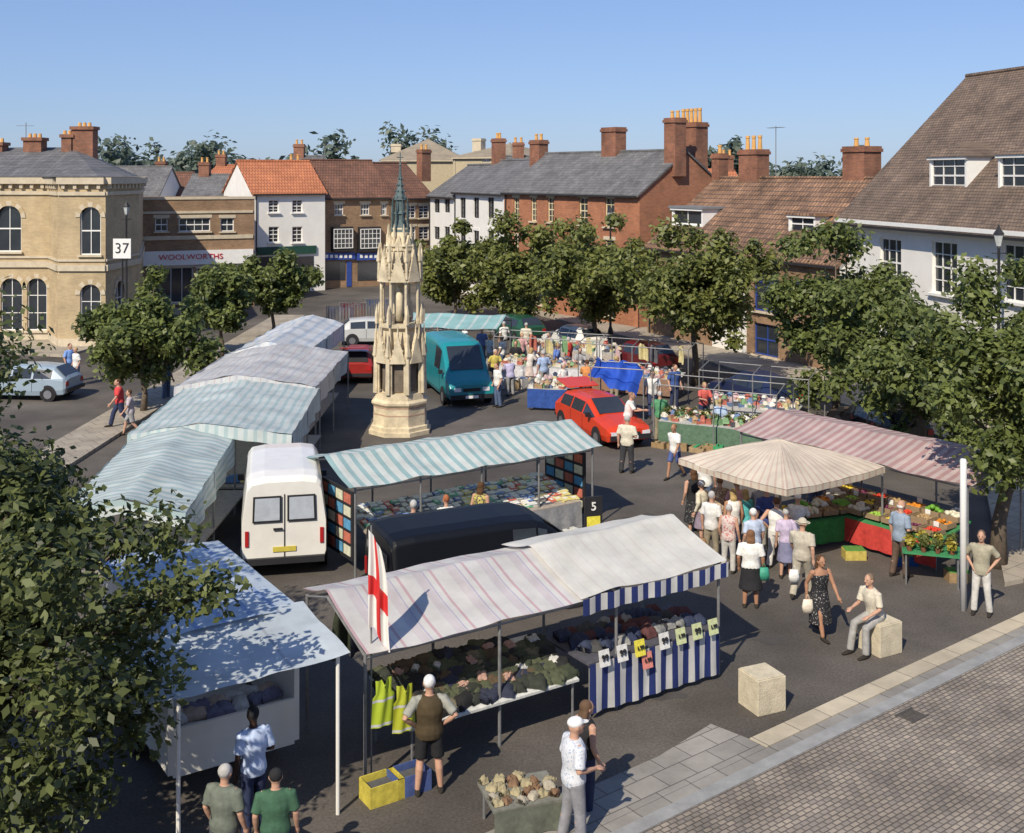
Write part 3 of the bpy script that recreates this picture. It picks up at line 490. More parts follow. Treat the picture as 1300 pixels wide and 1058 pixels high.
w2.chim(374,203,1.2,.8,2,6.5); w2.part('sign_fascia',326,313,401,323,grn,.15); w2.part('shop_window',328,326,349,354,glass,.04); w2.part('shop_window',357,326,398,354,glass,.04); w2.part('shop_door',350,326,356,364,grn,.07); w2.part('stall_riser',326,355,401,366,grn,.05)
w3=B('brick_shop_house','brown brick shop house with black bay windows and blue shop signs',pp(405,92),pp(494,95),8,7.5,10.4,brn,redbrn,wins=[(425,259,436,273),(458,259,469,273),(484,259,491,273)],ws=(3,2),sill=cream,lint=cream)
for x0,x1 in ((420,446),(454,481)):
    o,(u0,u1,z0,z1)=w3.part('bay_window',x0,288,x1,319,dark,.45); window(o,(u0+.05,-.53,z0+.25),(0,0,0),u1-u0-.1,z1-z0-.4,5,4,white)
for x0,x1,m in ((408,450,blue),(452,492,blue)): w3.part('sign_fascia',x0,321,x1,330,m,.2); w3.part('shop_window',x0+2,332,x1-12,356,glass,.04); w3.part('shop_door',x1-10,332,x1-4,364,m,.06)
for x0 in (412,418,424,430,436,442,456,462,468,474,480,485): w3.part('sign_lettering',x0,323.5,x0+3.4,327.5,mk('signwhite',(.8,.8,.75),.5),.23)
w4=B('brick_corner_house','brown brick house with white sash windows just behind the monument spire',pp(494,95),pp(549,98),8,7.4,10.2,brn,redbrn,wins=[(532,261,545,277),(532,288,545,304),(516,261,528,277),(516,288,528,304),(516,320,545,350)],ws=(2,4),sill=cream,lint=cream); w4.chim(538,190,1,.8,2)
w3.aerial(412,183,4)
w5=B('white_end_house','narrow white rendered house with grey roof at the far corner',pp(545,96),pp(577,90),7,7.6,10,rend,slate,wins=[(551,253,558,270),(564,253,571,270),(551,288,558,304),(564,288,571,304)],ws=(2,4),fm=dark)
w6=B('white_terrace_house','white painted terrace house with dark sash windows and slate roof',pp(577,90),pp(640,80),7.5,8.0,10.3,rend,slate,wins=[(584,251,591,277),(601,251,608,277),(619,251,627,277),(601,293,608,315),(619,293,627,315),(584,293,591,315),(600,335,612,360)],ws=(2,4),fm=dark,lint=white)
w6.chim(633,176,1.1,.8,2)
w7=B('brick_terrace','long three storey red brick terrace with slate roof and cream sash windows',pp(640,80),(7.6,68),7.4,8.15,10.7,brk,slate,wins=[(652,251,659,280),(674,251,681,281),(695,251,703,282),(735,251,746,285),(768,251,780,288),(652,300,659,326),(674,300,681,328),(695,300,703,330),(735,302,746,334),(768,305,780,338),(660,350,690,385,False,(3,2)),(740,360,780,400,False,(3,2))],ws=(2,4),fm=mk('creampaint',(.7,.62,.4),.6),sill=cream,lint=cream)
w7.chim(684,178,1.2,.8,2); w7.chim(779,162,1.5,.9,0); w7.chim(857,150,1.0,.9,2,3.0); w7.chim(878,156,1.9,1.0,5,5.6,None,.9)
w8=B('tiled_roof_house','low house with weathered orange brown pantile roof and two white dormers',pp(822,66),pp(1066,52.5),10,5.2,9.0,brn,pant,wins=[(957,341,988,396,False,(2,3),blue),(957,412,988,452,False,(2,2),blue),(1010,355,1035,392,False,(2,3),blue),(850,338,870,372)],ws=(2,3),sill=cream,side=rend)
w8.dormer(853,264,892,288,1.4,lead,(2,1)); w8.dormer(1001,273,1035,299,1.5,pant,(2,2)); w8.part('rendered_wall',905,338,948,520,rend,.05)
w8.chim(957,190,1.6,.9,3,5.2,None,.8); w8.chim(914,195,.7,.7,1,5.2,None,.5); w8.chim(1094,186,1.5,1.2,2,5.5); w8.aerial(985,160,5)
w9=B('white_hall','large white building with steep brown tiled roof, dormers and tall sash windows at right',pp(1072,53),pp(1345,39),13,7.5,13.9,rend,plain,wins=[(1117,303,1144,364),(1183,307,1215,374),(1117,412,1144,460),(1183,420,1215,480),(1272,311,1310,384),(1272,430,1310,500)],ws=(3,4),sill=white,over=.5,lint=None)
w9.dormer(1180,200,1227,250,1.2,plain,(3,4),True); w9.dormer(1267,197,1320,254,1.2,plain,(3,4),True); w9.part('stone_band',1073,283,1345,288,white,.1)
M=MB(); M.box(0,-.5,7.0,w9.W,-.01,7.18); M.build('eaves_cornice',white,w9.o)
buffr=mk('buffroof',(.3,.25,.18),.9,.2,1); w10=B('buff_stone_hall','distant buff stone hall with shallow hipped roofs on the skyline',pp(484,135),pp(590,135),16,11,13.6,mk('buffwall',(.45,.38,.25),.9),buffr,hip=5,wins=[(570,190,578,200)]); B('buff_stone_wing','distant buff stone wing to the right of the skyline hall',pp(575,128),pp(648,124),12,11.2,12.8,MC['buffwall'],buffr,hip=4,wins=[(612,196,622,206)]).chim(608,176,1.2,1,0,m=cream)
w10.chim(503,183,1.2,1,0,m=cream)
for i,(a,b_,Y,he_,hr_,rm) in enumerate([(228,292,105,6.8,9.2,slate),(262,300,120,9,10.2,orng),(360,400,108,9,11,slate),(640,676,95,8.8,10.8,slate),(900,945,90,8,9.6,orng),(180,230,115,6.5,9.4,redbrn),(-60,200,110,7,10,slate)]):
    B('far_house',['grey roofed house behind the flat roofed shop','small orange roof peeping left of the white house','grey gable behind the orange roof','grey roof behind the brick terrace left end','orange roof between terrace and tiled house','brown roof just behind the flat roofed shop','long grey roof hidden behind the bank'][i],pp(a,Y),pp(b_,Y),9,he_,hr_,brk2 if i%2 else rend,rm).chim((a+b_)/2,HZ-(hr_+1.2-H)*F/(Y+4),1,.8,2)
# guessed tower for the unseen building behind the viewpoint, added for its cast shadow
t=thing('shadow_tower','unseen brick tower added behind the viewpoint to cast the shadow at lower right','building',(6,-5.5,0)); M=MB(); M.box(-7.35,-4,0,5,4.2,22); M.build('wall',brk,t); M=MB(); M.box(-7.55,-4.2,22,5.2,4.4,22.5); M.build('parapet',cream,t); window(t,(-4,4.27,12),(0,0,math.pi),1.4,2.4,2,4,white)
def lamp(label,x,y,h):
    t=thing('street_lamp',label,'lamp',(x,y,0)); M=MB(); M.lathe([(.14,0),(.14,.5),(.07,.7),(.05,h-.6),(.07,h-.5)],10); M.tube([(-.25,0,h-.75),(.25,0,h-.75)],.02,6); M.build('lamp_post',dark,t,True)
    M=MB(); M.lathe([(.08,h-.5),(.17,h-.1)],6); M.build('lantern_glass',mk('lampglass',(.5,.52,.5),.2),t); M=MB(); M.lathe([(.2,h-.1),(.19,h-.05),(.06,h+.12),(.02,h+.25)],6); M.build('lantern_cap',dark,t)
lamp('black lantern street lamp against the white hall',X(1268,40),40,7.2); lamp('black lantern street lamp against the brick terrace',X(775,64),64,7.2); lamp('black lantern street lamp by the bank corner',X(158,60),60.3,7.6)
# ---------- monument
mon=thing('monument','tall octagonal Gothic stone memorial with crocketed gables and dark spire','monument',(X(508,41),41,0))
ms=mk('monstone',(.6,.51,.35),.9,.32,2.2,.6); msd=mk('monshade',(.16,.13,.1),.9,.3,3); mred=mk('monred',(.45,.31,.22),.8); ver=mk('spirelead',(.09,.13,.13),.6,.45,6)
r8=math.pi/8
M=MB(); M.lathe([(1.16,0),(1.16,.2),(1.08,.22),(1.08,.4),(.99,.45),(.99,.95)],8,rot=r8); M.lathe([(.995,.95),(.995,1.02)],8,m=1,rot=r8); M.lathe([(.98,1.02),(.98,1.3)],8,rot=r8); M.lathe([(.985,1.3),(.985,1.37)],8,m=1,rot=r8); M.lathe([(.98,1.37),(1.06,1.5),(1.06,1.6),(.93,1.7),(.9,2.0)],8,rot=r8)
M.v=[(x,y,z*.725) for x,y,z in M.v]; M.build('plinth',[ms,mred],mon)
M=MB(); M.lathe([(.66,2.0),(.62,3.7),(.78,3.8),(.78,3.9)],8,rot=r8)
def gable(M,a,r,z0,w_,h_,t=.12,m=0):
    T_=Matrix.Rotation(a,4,'Z'); v=[T_@Vector((r+dx_,y,z)) for dx_ in (0,t) for y,z in ((-w_/2,z0),(w_/2,z0),(0,z0+h_))]; M.add(v,[(0,2,1),(3,4,5),(0,1,4,3),(1,2,5,4),(2,0,3,5)],m)
for i in range(8):
    a=i*math.pi/4; ca,sa=math.cos(a),math.sin(a); cb,sb=math.cos(a+r8),math.sin(a+r8)
    M.tube([(cb*.9,sb*.9,2.0),(cb*.88,sb*.88,3.0),(cb*.76,sb*.76,3.4),(cb*.76,sb*.76,4.1)],[.1,.09,.07,.015],6); M.lathe([(.1,3.0),(.12,3.04),(.015,3.65)],4,(cb*.9,sb*.9,0))
    gable(M,a,.79,2.85,.56,.8,.13); M.tube([(ca*.86,sa*.86,3.6),(ca*.86,sa*.86,3.9)],[.05,.01],5)
    for s in (-1,1): 
        T_=Matrix.Rotation(a,4,'Z'); q=T_@Vector((.78,s*.24,2.0)); q2=T_@Vector((.78,s*.24,2.9)); M.tube([q,q2],.045,6)
        for k in range(3): M.ell(T_@Vector((.86,s*(.24-.075*k),2.98+k*.21)),(.04,.04,.04),5,4)
M.v=[(x,y,1.45+(z-2)*1.29) for x,y,z in M.v]; M.build('niche_stage',ms,mon)
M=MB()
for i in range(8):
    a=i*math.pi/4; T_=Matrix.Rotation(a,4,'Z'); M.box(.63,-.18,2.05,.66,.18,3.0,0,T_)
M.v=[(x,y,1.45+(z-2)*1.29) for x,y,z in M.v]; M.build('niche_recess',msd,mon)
M=MB(); M.lathe([(.16,3.9),(.14,5.6)],8)
for i in range(8):
    a=i*math.pi/4+r8; c_,s_=math.cos(a),math.sin(a); M.tube([(c_*.7,s_*.7,3.9),(c_*.7,s_*.7,4.0),(c_*.7,s_*.7,4.1),(c_*.7,s_*.7,5.3),(c_*.7,s_*.7,5.42),(c_*.7,s_*.7,5.6)],[.09,.09,.05,.05,.09,.09],8)
    M.lathe([(.07,3.9),(.07,4.25),(.01,4.6)],4,(c_*.86,s_*.86,0)); T_=Matrix.Rotation(i*math.pi/4,4,'Z')
    for s in (-1,1): M.add([T_@Vector(p) for p in ((.64,s*.26,5.0),(.64,s*.26,5.6),(.64,0,5.6),(.64,s*.08,5.45),(.64,s*.2,5.3))],[(0,1,2,3,4)])
M.build('column',ms,mon)
M=MB(); M.lathe([(.4,3.9),(.4,4.1),(.28,4.2)],8); M.build('statue_base',msd,mon)
M=MB(); M.tube([(0,-.38,4.0),(0,-.38,4.5),(0,-.36,4.9),(0,-.36,5.05)],[(.12,.1),(.13,.1),(.14,.09),(.05,.05)],10); M.ell((0,-.37,5.15),(.07,.08,.1),8,6); M.build('statue',ms,mon,True)
M=MB(); M.lathe([(.8,5.6),(.82,5.72),(.55,5.78),(.48,6.6),(.56,6.65),(.36,6.95),(.28,7.3)],8,rot=r8)
for i in range(8):
    a=i*math.pi/4; cb,sb=math.cos(a+r8),math.sin(a+r8); gable(M,a,.66,5.4,.56,1.15,.13); gable(M,a,.4,6.5,.32,.55,.1); ca,sa=math.cos(a),math.sin(a); M.tube([(ca*.72,sa*.72,6.5),(ca*.72,sa*.72,6.75)],[.04,.01],5)
    M.tube([(cb*.8,sb*.8,5.5),(cb*.78,sb*.78,6.1)],.055,6); M.lathe([(.085,6.1),(.1,6.14),(.012,6.75)],4,(cb*.78,sb*.78,0))
    M.tube([(cb*.46,sb*.46,6.6),(cb*.44,sb*.44,7.0)],.045,6); M.lathe([(.06,7.0),(.01,7.45)],4,(cb*.44,sb*.44,0))
    T_=Matrix.Rotation(a,4,'Z')
    for k in range(4):
        for s in (-1,1): M.ell(T_@Vector((.74,s*(.25-.06*k),5.55+k*.24)),(.04,.04,.045),5,4)
M.build('gable_stage',ms,mon)
M=MB(); M.lathe([(.32,7.15),(.19,7.6),(.19,7.75),(.25,7.8),(.16,7.9),(.16,8.25),(.23,8.3),(.1,8.8),(.025,9.5),(.05,9.55),(.015,9.65)],8,rot=r8)
for i in range(8):
    a=i*math.pi/4+r8; c_,s_=math.cos(a),math.sin(a); M.lathe([(.04,7.5),(.035,8.0),(.005,8.35)],4,(c_*.29,s_*.29,0)); M.tube([(c_*.33,s_*.33,7.15),(c_*.29,s_*.29,7.6)],.03,5)
    for k in range(4): r_=.22-.045*k; M.ell((c_*r_,s_*r_,8.4+k*.22),(.03,.03,.04),5,4)
M.tube([(0,0,9.6),(0,0,10.0)],.02,5); M.tube([(-.12,0,9.82),(.12,0,9.82)],.02,5); M.build('spire',ver,mon)
# ---------- vehicles
rub=mk('tyre',(.02,.02,.02),.9); rim=mk('rim',(.4,.4,.42),.35,metal=.8); lampm=mk('headlamp',(.7,.7,.72),.15); tail=mk('taillamp',(.4,.02,.02),.3)
def paint(n,c,r=.3): 
    m=mk('paint_'+n,c,r,.08,1.5); m.node_tree.nodes['Principled BSDF'].inputs['Coat Weight'].default_value=.3 if r<.35 else 0; return m
VAN=[(0,.38,1.25,2.12,.9,.76),(.08,.32,1.25,2.27,.95,.8),(.5,.3,1.25,2.32,.97,.82),(2.6,.3,1.25,2.34,.97,.82),(3.2,.3,1.25,2.3,.97,.82),(3.45,.3,1.22,2.2,.96,.8),(4.15,.3,1.15,1.32,.94,.8),(4.75,.32,.9,1.02,.9,.75),(4.85,.38,.75,.85,.86,.7)]
CAR=[(0,.38,.72,.86,.74,.66),(.1,.28,.85,.98,.8,.68),(.55,.24,.9,1.36,.83,.58),(1.4,.22,.9,1.42,.84,.6),(2.3,.22,.9,1.4,.84,.6),(3.05,.22,.88,.97,.83,.66),(3.95,.26,.72,.8,.8,.66),(4.15,.36,.58,.66,.74,.6)]
def vehicle(name,label,cat,loc,rz,pt,st=VAN,sides=(3,4),ws=5,rw='van',zs=1,hatch=False,wr=.32,group=None,xs=1):
    t=thing(name,label,cat,(*loc,0),rz,group); n=12; rings=[]
    for x,zb,zm,zr,wb,wt in st:
        zr*=zs if zr>1.5 else 1; x*=xs
        h=[(wb*.93,zb),(wb,zb+.2),(wb,zm),(wt+(wb-wt)*.25,zr-.1*(zr-zm)-.05),(wt*.93,zr-.03),(wt*.55,zr+.02)]; rings.append([Vector((x,-y,z)) for y,z in h]+[Vector((x,y,z)) for y,z in h[::-1]])
    M=MB(); k=len(rings); M.add([p for r in rings for p in r],[(i*n+j,i*n+(j+1)%n,(i+1)*n+(j+1)%n,(i+1)*n+j) for i in range(k-1) for j in range(n)]+[tuple(range(n)),tuple(range((k-1)*n,k*n))[::-1]])
    o=M.build('body',pt,t,False,.035)
    def pan(q,ins=.1,nm='window',mt=glass,th=.012):
        q=[Vector(p) for p in q]; c_=sum(q,Vector())/4; nn=(q[1]-q[0]).cross(q[3]-q[0]).normalized(); cc=Vector((st[-1][0]*xs/2,0,1)); 
        if nn.dot(c_-cc)<0: nn=-nn
        v=[p.lerp(c_,ins) for p in q]; M=MB(); M.add([p+nn*.006 for p in v]+[p+nn*(th+.006) for p in v],[(4,5,6,7),(0,1,5,4),(1,2,6,5),(2,3,7,6),(3,0,4,7)]); return M.build(nm,mt,t)
    for i in sides:
        for a,b_ in ((2,3),(9,8)): pan([rings[i][a],rings[i+1][a],rings[i+1][b_],rings[i][b_]],.12)
    up=Vector((.01,0,.045)); pan([rings[ws][4]+up,rings[ws][7]+up,rings[ws+1][7]+up,rings[ws+1][4]+up],.08,'windscreen')
    if rw=='van':
        x=-.03; zr=rings[0][3].z
        for s in (-1,1):
            pan([(x,s*.1,1.32),(x,s*.68,1.32),(x,s*.66,zr-.14),(x,s*.1,zr-.14)],.03,'rear_window',mk('tint',(.45,.49,.54),.12) if 'white' in label else glass); pan([(x,s*.06,1.28),(x,s*.72,1.28),(x,s*.7,zr-.1),(x,s*.06,zr-.1)],.01,'window_seal',dark,.002)
            M=MB(); M.box(-.03,s*.84-.04,.75,.0,s*.84+.04,1.1); M.build('tail_light',tail,t)
        M=MB(); M.box(-.02,-.01,.45,-.004,.01,zr-.08); M.build('door_seam',dark,t); M=MB(); M.box(-.1,-.9,.34,-.004,.9,.48); M.build('rear_bumper',dark,t); M=MB(); M.box(-.05,.05,1.1,-.005,.25,1.14); M.build('door_handle',dark,t)
        M=MB(); M.box(-.025,-.26,.6,-.006,.26,.71); M.build('number_plate',mk('plate',(.6,.5,.08),.5),t)
    elif rw=='car':
        if hatch:
            M=MB(); M.box(-.55,-.62,1.55,.5,.62,1.6,0,Matrix.Translation((.1,0,0))@Matrix.Rotation(.15,4,'Y')); M.build('tailgate',pt,t,False,.02); pan([(.55,-.5,1.34),(.1,-.6,.94),(.1,.6,.94),(.55,.5,1.34)],.02,'boot_opening',dark,.05)
        else: pan([rings[1][4]+up,rings[1][7]+up,rings[2][7]+up,rings[2][4]+up],.08,'rear_window')
        for s in (-1,1): M=MB(); M.box(-.02,s*.62-.1,.62,.03,s*.62+.1,.8); M.build('tail_light',tail,t)
        M=MB(); M.box(-.07,-.76,.36,.02,.76,.5); M.build('rear_bumper',dark,t)
    xe,ze=st[-1][0]*xs,st[-1][2]
    for s in (-1,1):
        M=MB(); M.box(xe-.06,s*.58-.14,ze-.1,xe+.02,s*.58+.14,ze+.05); M.build('headlight',lampm,t)
        M=MB(); xm=st[ws+1][0]*xs-.15; M.box(xm-.06,s*(st[ws][4]+.02),st[ws][2]+.02,xm+.06,s*(st[ws][4]+.18),st[ws][2]+.17); M.build('wing_mirror',dark,t)
        for x in (.8 if rw!='car' else .72,(st[-1][0]-.85)*xs):
            y=s*(st[2][4]-.09); M=MB(); M.tube([(x,y-.1,wr),(x,y+.1,wr)],wr,16); q=M.build('wheel',rub,t); M=MB(); M.tube([(x,y+s*.1,wr),(x,y+s*.115,wr)],wr*.6,12); M.build('rim',rim,q)
            M=MB(); yy=s*(st[2][4]+.004); M.tube([(x,yy-.02,wr+.04),(x,yy,wr+.04)],wr*1.18,16); M.build('wheel_arch',dark,t)
    M=MB(); M.box(xe-.05,-st[-1][4],.36,xe+.05,st[-1][4],.52); M.build('front_bumper',dark,t); M=MB(); M.box(xe-.02,-.35,ze-.1,xe+.03,.35,ze+.02); M.build('grille',dark,t); M=MB(); M.box(xe+.05,-.26,.38,xe+.062,.26,.49); M.build('number_plate',white,t)
    for i in ((2,5) if rw!='car' else (3,4)):
        x=st[i][0]*xs
        for s in (-1,1): M=MB(); M.box(x-.008,s*(st[i][4]+.002)-.003,.4,x+.008,s*(st[i][4]+.002)+.003,st[i][2]); M.build('door_seam',dark,t)
    return t
def head(a,l): return math.atan2(l[1]-a[1],l[0]-a[0])
vehicle('parked_van','white van with two rear windows parked beside the striped tents','van',(-5.2,26.1),rad(102),paint('white',(.78,.76,.7)))
vehicle('parked_van','black van parked between the book stall and the clothing stall','van',(-2.75,23.5),rad(24),paint('black',(.003,.004,.007),.5),VAN,(3,4),5,zs=.84)
vehicle('parked_van','teal high roofed van parked right of the monument','van',(-3.1,50.3),head((-3.1,50.3),(-1.5,44.8)),paint('teal',(.015,.24,.27)),zs=1.02,xs=1.12)
vehicle('parked_car','bright red estate car with raised tailgate','car',(2.3,42.4),head((2.3,42.4),(4.1,37.8)),paint('red',(.62,.05,.015)),CAR,(2,3,4),4,'car',hatch=True,wr=.29,xs=1.1)
vehicle('parked_car','dark red hatchback with open boot behind the monument','car',(-6.9,50.0),rad(93),paint('darkred',(.3,.025,.02)),CAR,(2,3,4),4,'car',hatch=True,wr=.29)
vehicle('parked_car','silver saloon car parked sideways behind the dark red hatchback','car',(-9.4,62),rad(8),paint('silver',(.5,.51,.5)),CAR,(2,3,4),4,'car',wr=.29,xs=1.05)
vehicle('parked_car','pale silver car on the road at the left edge','car',(-18.0,47.0),rad(174),paint('silverblue',(.3,.38,.45)),CAR,(2,3,4),4,'car',wr=.29)
for i,(x,y,a,n,c_,l_) in enumerate([(10.5,43.5,115,'darkblue',(.02,.03,.08),'dark blue car parked behind the frames by the leafy tree'),(7.0,52,118,'maroon',(.12,.015,.02),'maroon car parked beneath the round dark tree'),(4.2,57.5,118,'white',(.7,.7,.68),'white car parked below the brick terrace'),(1.2,62,118,'green',(.02,.08,.05),'dark green car parked below the terrace left end'),(13.2,37.5,105,'black2',(.01,.01,.012),'black car parked behind the pink striped awning')]):
    vehicle('parked_car',l_,'car',(x,y),rad(a),paint(n,c_),CAR,(2,3,4),4,'car',wr=.29)
# ---------- stalls
galv=mk('galvanised',(.25,.25,.25),.55,.25,5,metal=.4)
c_pink=mkstripe('cpink',(.76,.74,.7),[(.62,0,.08,(.66,.46,.48)),(.62,.22,.05,(.56,.52,.62)),(.62,.5,.26,(.7,.64,.64))]); c_wht=mkstripe('cwht',(.82,.8,.72),[(.5,0,.04,(.78,.7,.63)),(.5,.5,.04,(.74,.73,.7))])
c_grn=mkstripe('cgrn',(.72,.76,.71),[(.3,0,.42,(.37,.55,.55))]); c_gr2=mkstripe('cgr2',(.66,.72,.69),[(.3,0,.45,(.45,.58,.58))],axis=1); c_gr3=mkstripe('cgr3',(.66,.72,.7),[(.26,0,.4,(.48,.61,.61))]); c_red=mkstripe('cred',(.66,.53,.49),[(.26,0,.5,(.53,.33,.31))]); c_par=mkstripe('cpar',(.8,.71,.57),[(.24,0,.3,(.71,.55,.44))])
c_blu=mkstripe('cblu',(.78,.77,.74),[(.26,0,.5,(.03,.05,.2))]); c_grey=mkstripe('cgrey',(.66,.67,.66),[(.5,0,.16,(.56,.56,.6)),(.5,.4,.08,(.63,.52,.53))]); c_bw=mkstripe('cbw',(.74,.76,.77),[(.5,0,.3,(.56,.64,.72))]); c_teal=mkstripe('cteal',(.34,.58,.57),[(.6,0,.2,(.58,.68,.66))]); c_tr=mkstripe('ctrail',(.62,.72,.82),[(.42,0,.22,(.36,.49,.74))]); c_plain=mkstripe('cplain',(.65,.73,.78),[(2.4,0,.02,(.5,.55,.6))],dirt=.22); c_blt=mkstripe('cbluetarp',(.03,.11,.6),[(3,0,.01,(.1,.15,.5))])
def stall(label,A,rz,L,D,zf,zb,mats,zr=None,vr=.6,sag=.05,posts=3,name='market_stall',val=None,wr=.014):
    t=thing(name,label,'stall',(*A,0),rz); zr=zr or max(zf,zb)
    def prof(v): return zf+(zr-zf)*(v/vr) if v<vr else zr+(zb-zr)*((v-vr)/(1-vr))
    for k,(m,x0,x1,dz) in enumerate(mats):
        def fn(u,v,x0=x0,x1=x1,dz=dz):
            x=x0+(x1-x0)*u; bay=(x/L*(posts-1))%1; e=math.sin(math.pi*bay); return (x,-.12+(D+.24)*v+.05*e*(v-.5),prof(v)+dz-sag*e*(1-.3*v)-.035*math.sin(math.pi*((v/vr)%1 if v<vr else (v-vr)/(1-vr))))
        cloth('canopy',fn,int((x1-x0)*10),28,x1-x0,D,m,t,wr,k+L)
    if val:
        m,x0,x1=val; cloth('valance',lambda u,v:(x0+(x1-x0)*u,-.14-.02*math.sin(u*40),prof(0)+.03-v*.28-sag*math.sin(math.pi*(((x0+(x1-x0)*u)/L*(posts-1))%1))),40,3,x1-x0,.3,m,t,.01)
    for i in range(posts):
        x=.05+(L-.1)*i/(posts-1)
        for y,z in ((0,zf),(D,zb)):
            M=MB(); M.tube([(x,y,0),(x,y,z-.06)],.028,8); M.build('post',galv,t)
        M=MB(); M.tube([(x,0,zf-.09),(x,D*vr,zr-.11),(x,D,zb-.09)],.022,6); M.build('rafter',galv,t)
    for y,z in ((0,zf-.12),(D*vr,zr-.15),(D,zb-.12)): M=MB(); M.tube([(.05,y,z),(L-.05,y,z)],.022,6); M.build('rail',galv,t)
    return t
def table(label,A,rz,x0,x1,y0,y1,h,skm,name='trestle_table',group=None,top=None,slope=0):
    t=thing(name,label,'table',W(A,rz,x0,y0),rz,group); L,D=x1-x0,y1-y0; M=MB(); M.add([(0,0,h),(L,0,h),(L,D,h+slope),(0,D,h+slope),(0,0,h-.04),(L,0,h-.04),(L,D,h+slope-.04),(0,D,h+slope-.04)],[(0,1,2,3),(7,6,5,4),(0,4,5,1),(1,5,6,2),(2,6,7,3),(3,7,4,0)]); M.build('tabletop',top or mk('wood',(.28,.2,.12),.8),t)
    for x in (.08,L-.08):
        for y in (.08,D-.08): M=MB(); M.tube([(x,y,0),(x,y,h-.02)],.022,6); M.build('leg',galv,t)
    if skm: cloth('skirt',lambda u,v:(L*u,-.03-.025*math.sin(u*L*14)*v,h-.01-(h-.12)*v),int(L*12),6,L,h,skm,t,.008)
    return t
def goods(kind,n,A,rz,x0,x1,y0,y1,h,slope,cols,size,label,group,cat,seed,jit=.3,rows=None):
    rg=random.Random(seed); rows=rows or max(1,int(math.sqrt(n*(y1-y0)/(x1-x0)))); per=math.ceil(n/rows); ms={}
    for i in range(n):
        r,c_=divmod(i,per); fx=(c_+.5+rg.uniform(-.25,.25))/per; fy=(r+.5+rg.uniform(-.25,.25))/rows; col=rg.choice(cols); key=(col,rg.randint(0,3))
        if key not in ms:
            M=MB(); w_,d_,h_=[s*rg.uniform(.65,1.25) for s in size]
            if kind=='book': M.box(-w_/2,-d_/2,0,w_/2,d_/2,.008); M.box(-w_/2+.008,-d_/2+.006,.008,w_/2-.006,d_/2-.006,h_-.008,1); M.box(-w_/2,-d_/2,h_-.008,w_/2,d_/2,h_); M.box(-w_/2,-d_/2+.001,.008,-w_/2+.008,d_/2-.001,h_-.008); M.box(-w_*.3,-d_*.1,h_,w_*.3,d_*.32,h_+.003,1); mm=[cl(col,.5),cl((.7,.68,.6))]
            elif kind in('folded_garment','packet'):
                k=8; v=[]
                for zt in (0,1):
                    for j in range(k):
                        for q in range(k):
                            a,b2=q/(k-1)*2-1,j/(k-1)*2-1; e=(1-abs(a)**4)*(1-abs(b2)**4); v.append((a*w_/2*(1+.12*rg.random()),b2*d_/2*(1+.12*rg.random()),zt*(h_*(.3+.7*e)+.05*rg.random())))
                f=[(z*k*k+j*k+q,z*k*k+j*k+q+1,z*k*k+(j+1)*k+q+1,z*k*k+(j+1)*k+q) for z in (0,1) for j in range(k-1) for q in range(k-1)]
                for q in range(k-1): f+=[(q,q+1,k*k+q+1,k*k+q),((k-1)*k+q,(k-1)*k+q+1,2*k*k-k+q+1,2*k*k-k+q),(q*k,q*k+k,k*k+q*k+k,k*k+q*k),(q*k+k-1,q*k+2*k-1,k*k+q*k+2*k-1,k*k+q*k+k-1)]
                M.add(v,f); mm=[cl(col)]
            else:
                M.box(-w_/2,-d_/2,0,w_/2,d_/2,.015)
                for s in (-1,1): M.box(-w_/2,s*(d_/2-.006)-.006,.015,w_/2,s*(d_/2-.006)+.006,h_); M.box(s*(w_/2-.006)-.006,-d_/2+.012,.015,s*(w_/2-.006)+.006,d_/2-.012,h_)
                for q in range(4): hh=h_*rg.uniform(.6,1.3); M.box(-w_/2+.013+(w_-.03)*q/4,-d_/2+.02,.016,-w_/2+.005+(w_-.03)*(q+1)/4,d_/2-.02,hh,1+q%2)
                mm=[cl(col,.7),cl(rg.choice(cols),.6),cl(rg.choice(cols),.6)]
            o=M.build(kind,mm,None,kind in('folded_garment','packet')); ms[key]=o.data; bpy.data.objects.remove(o)
        o=mobj(kind,ms[key]); o.location=W(A,rz,x0+(x1-x0)*fx,y0+(y1-y0)*fy,h+slope*fy+.004); o.rotation_euler=(math.atan2(slope,y1-y0),0,rz+rg.uniform(-jit,jit)); tagp(o,label,cat,group)
def heap(label,c_,rz,w_,d_,col,n,r,seed,cat='produce'):
    rg=random.Random(seed); M=MB(); 
    for i in range(n): x,y=rg.uniform(-.5,.5),rg.uniform(-.5,.5); M.ell((x*w_*.9,y*d_*.9,r+rg.random()*r*1.2*(1.4-2*abs(x))),(r,r,r*.9),7,5)
    o=M.build('produce_heap',cl(col,.5),None,True); o.location=c_; o.rotation_euler=(0,0,rz); tagp(o,label,cat,kind='stuff')
A1=(-2.24,17.07); a1=rad(33.05)
stall('front clothing stall under pink and white striped canopies with blue striped valance',A1,a1,7.25,2.2,2.08,2.3,[(c_pink,.02,4.15,0),(c_wht,3.95,7.3,.06)],2.56,.62,.04,4,val=(c_blu,4.0,7.3))
table('trestle table piled with dark folded clothes',A1,a1,.75,3.95,-.1,1.3,.75,None,slope=.3,top=cl((.6,.6,.56)))
goods('folded_garment',110,A1,a1,.8,3.9,.0,1.3,.76,.3,[(.05,.06,.035),(.035,.04,.03),(.1,.07,.04),(.03,.035,.06),(.16,.14,.09),(.02,.02,.02),(.08,.09,.05)],(.36,.28,.1),'folded dark garment on the front clothing table','folded garments on the front clothing table','clothes',1,.7)
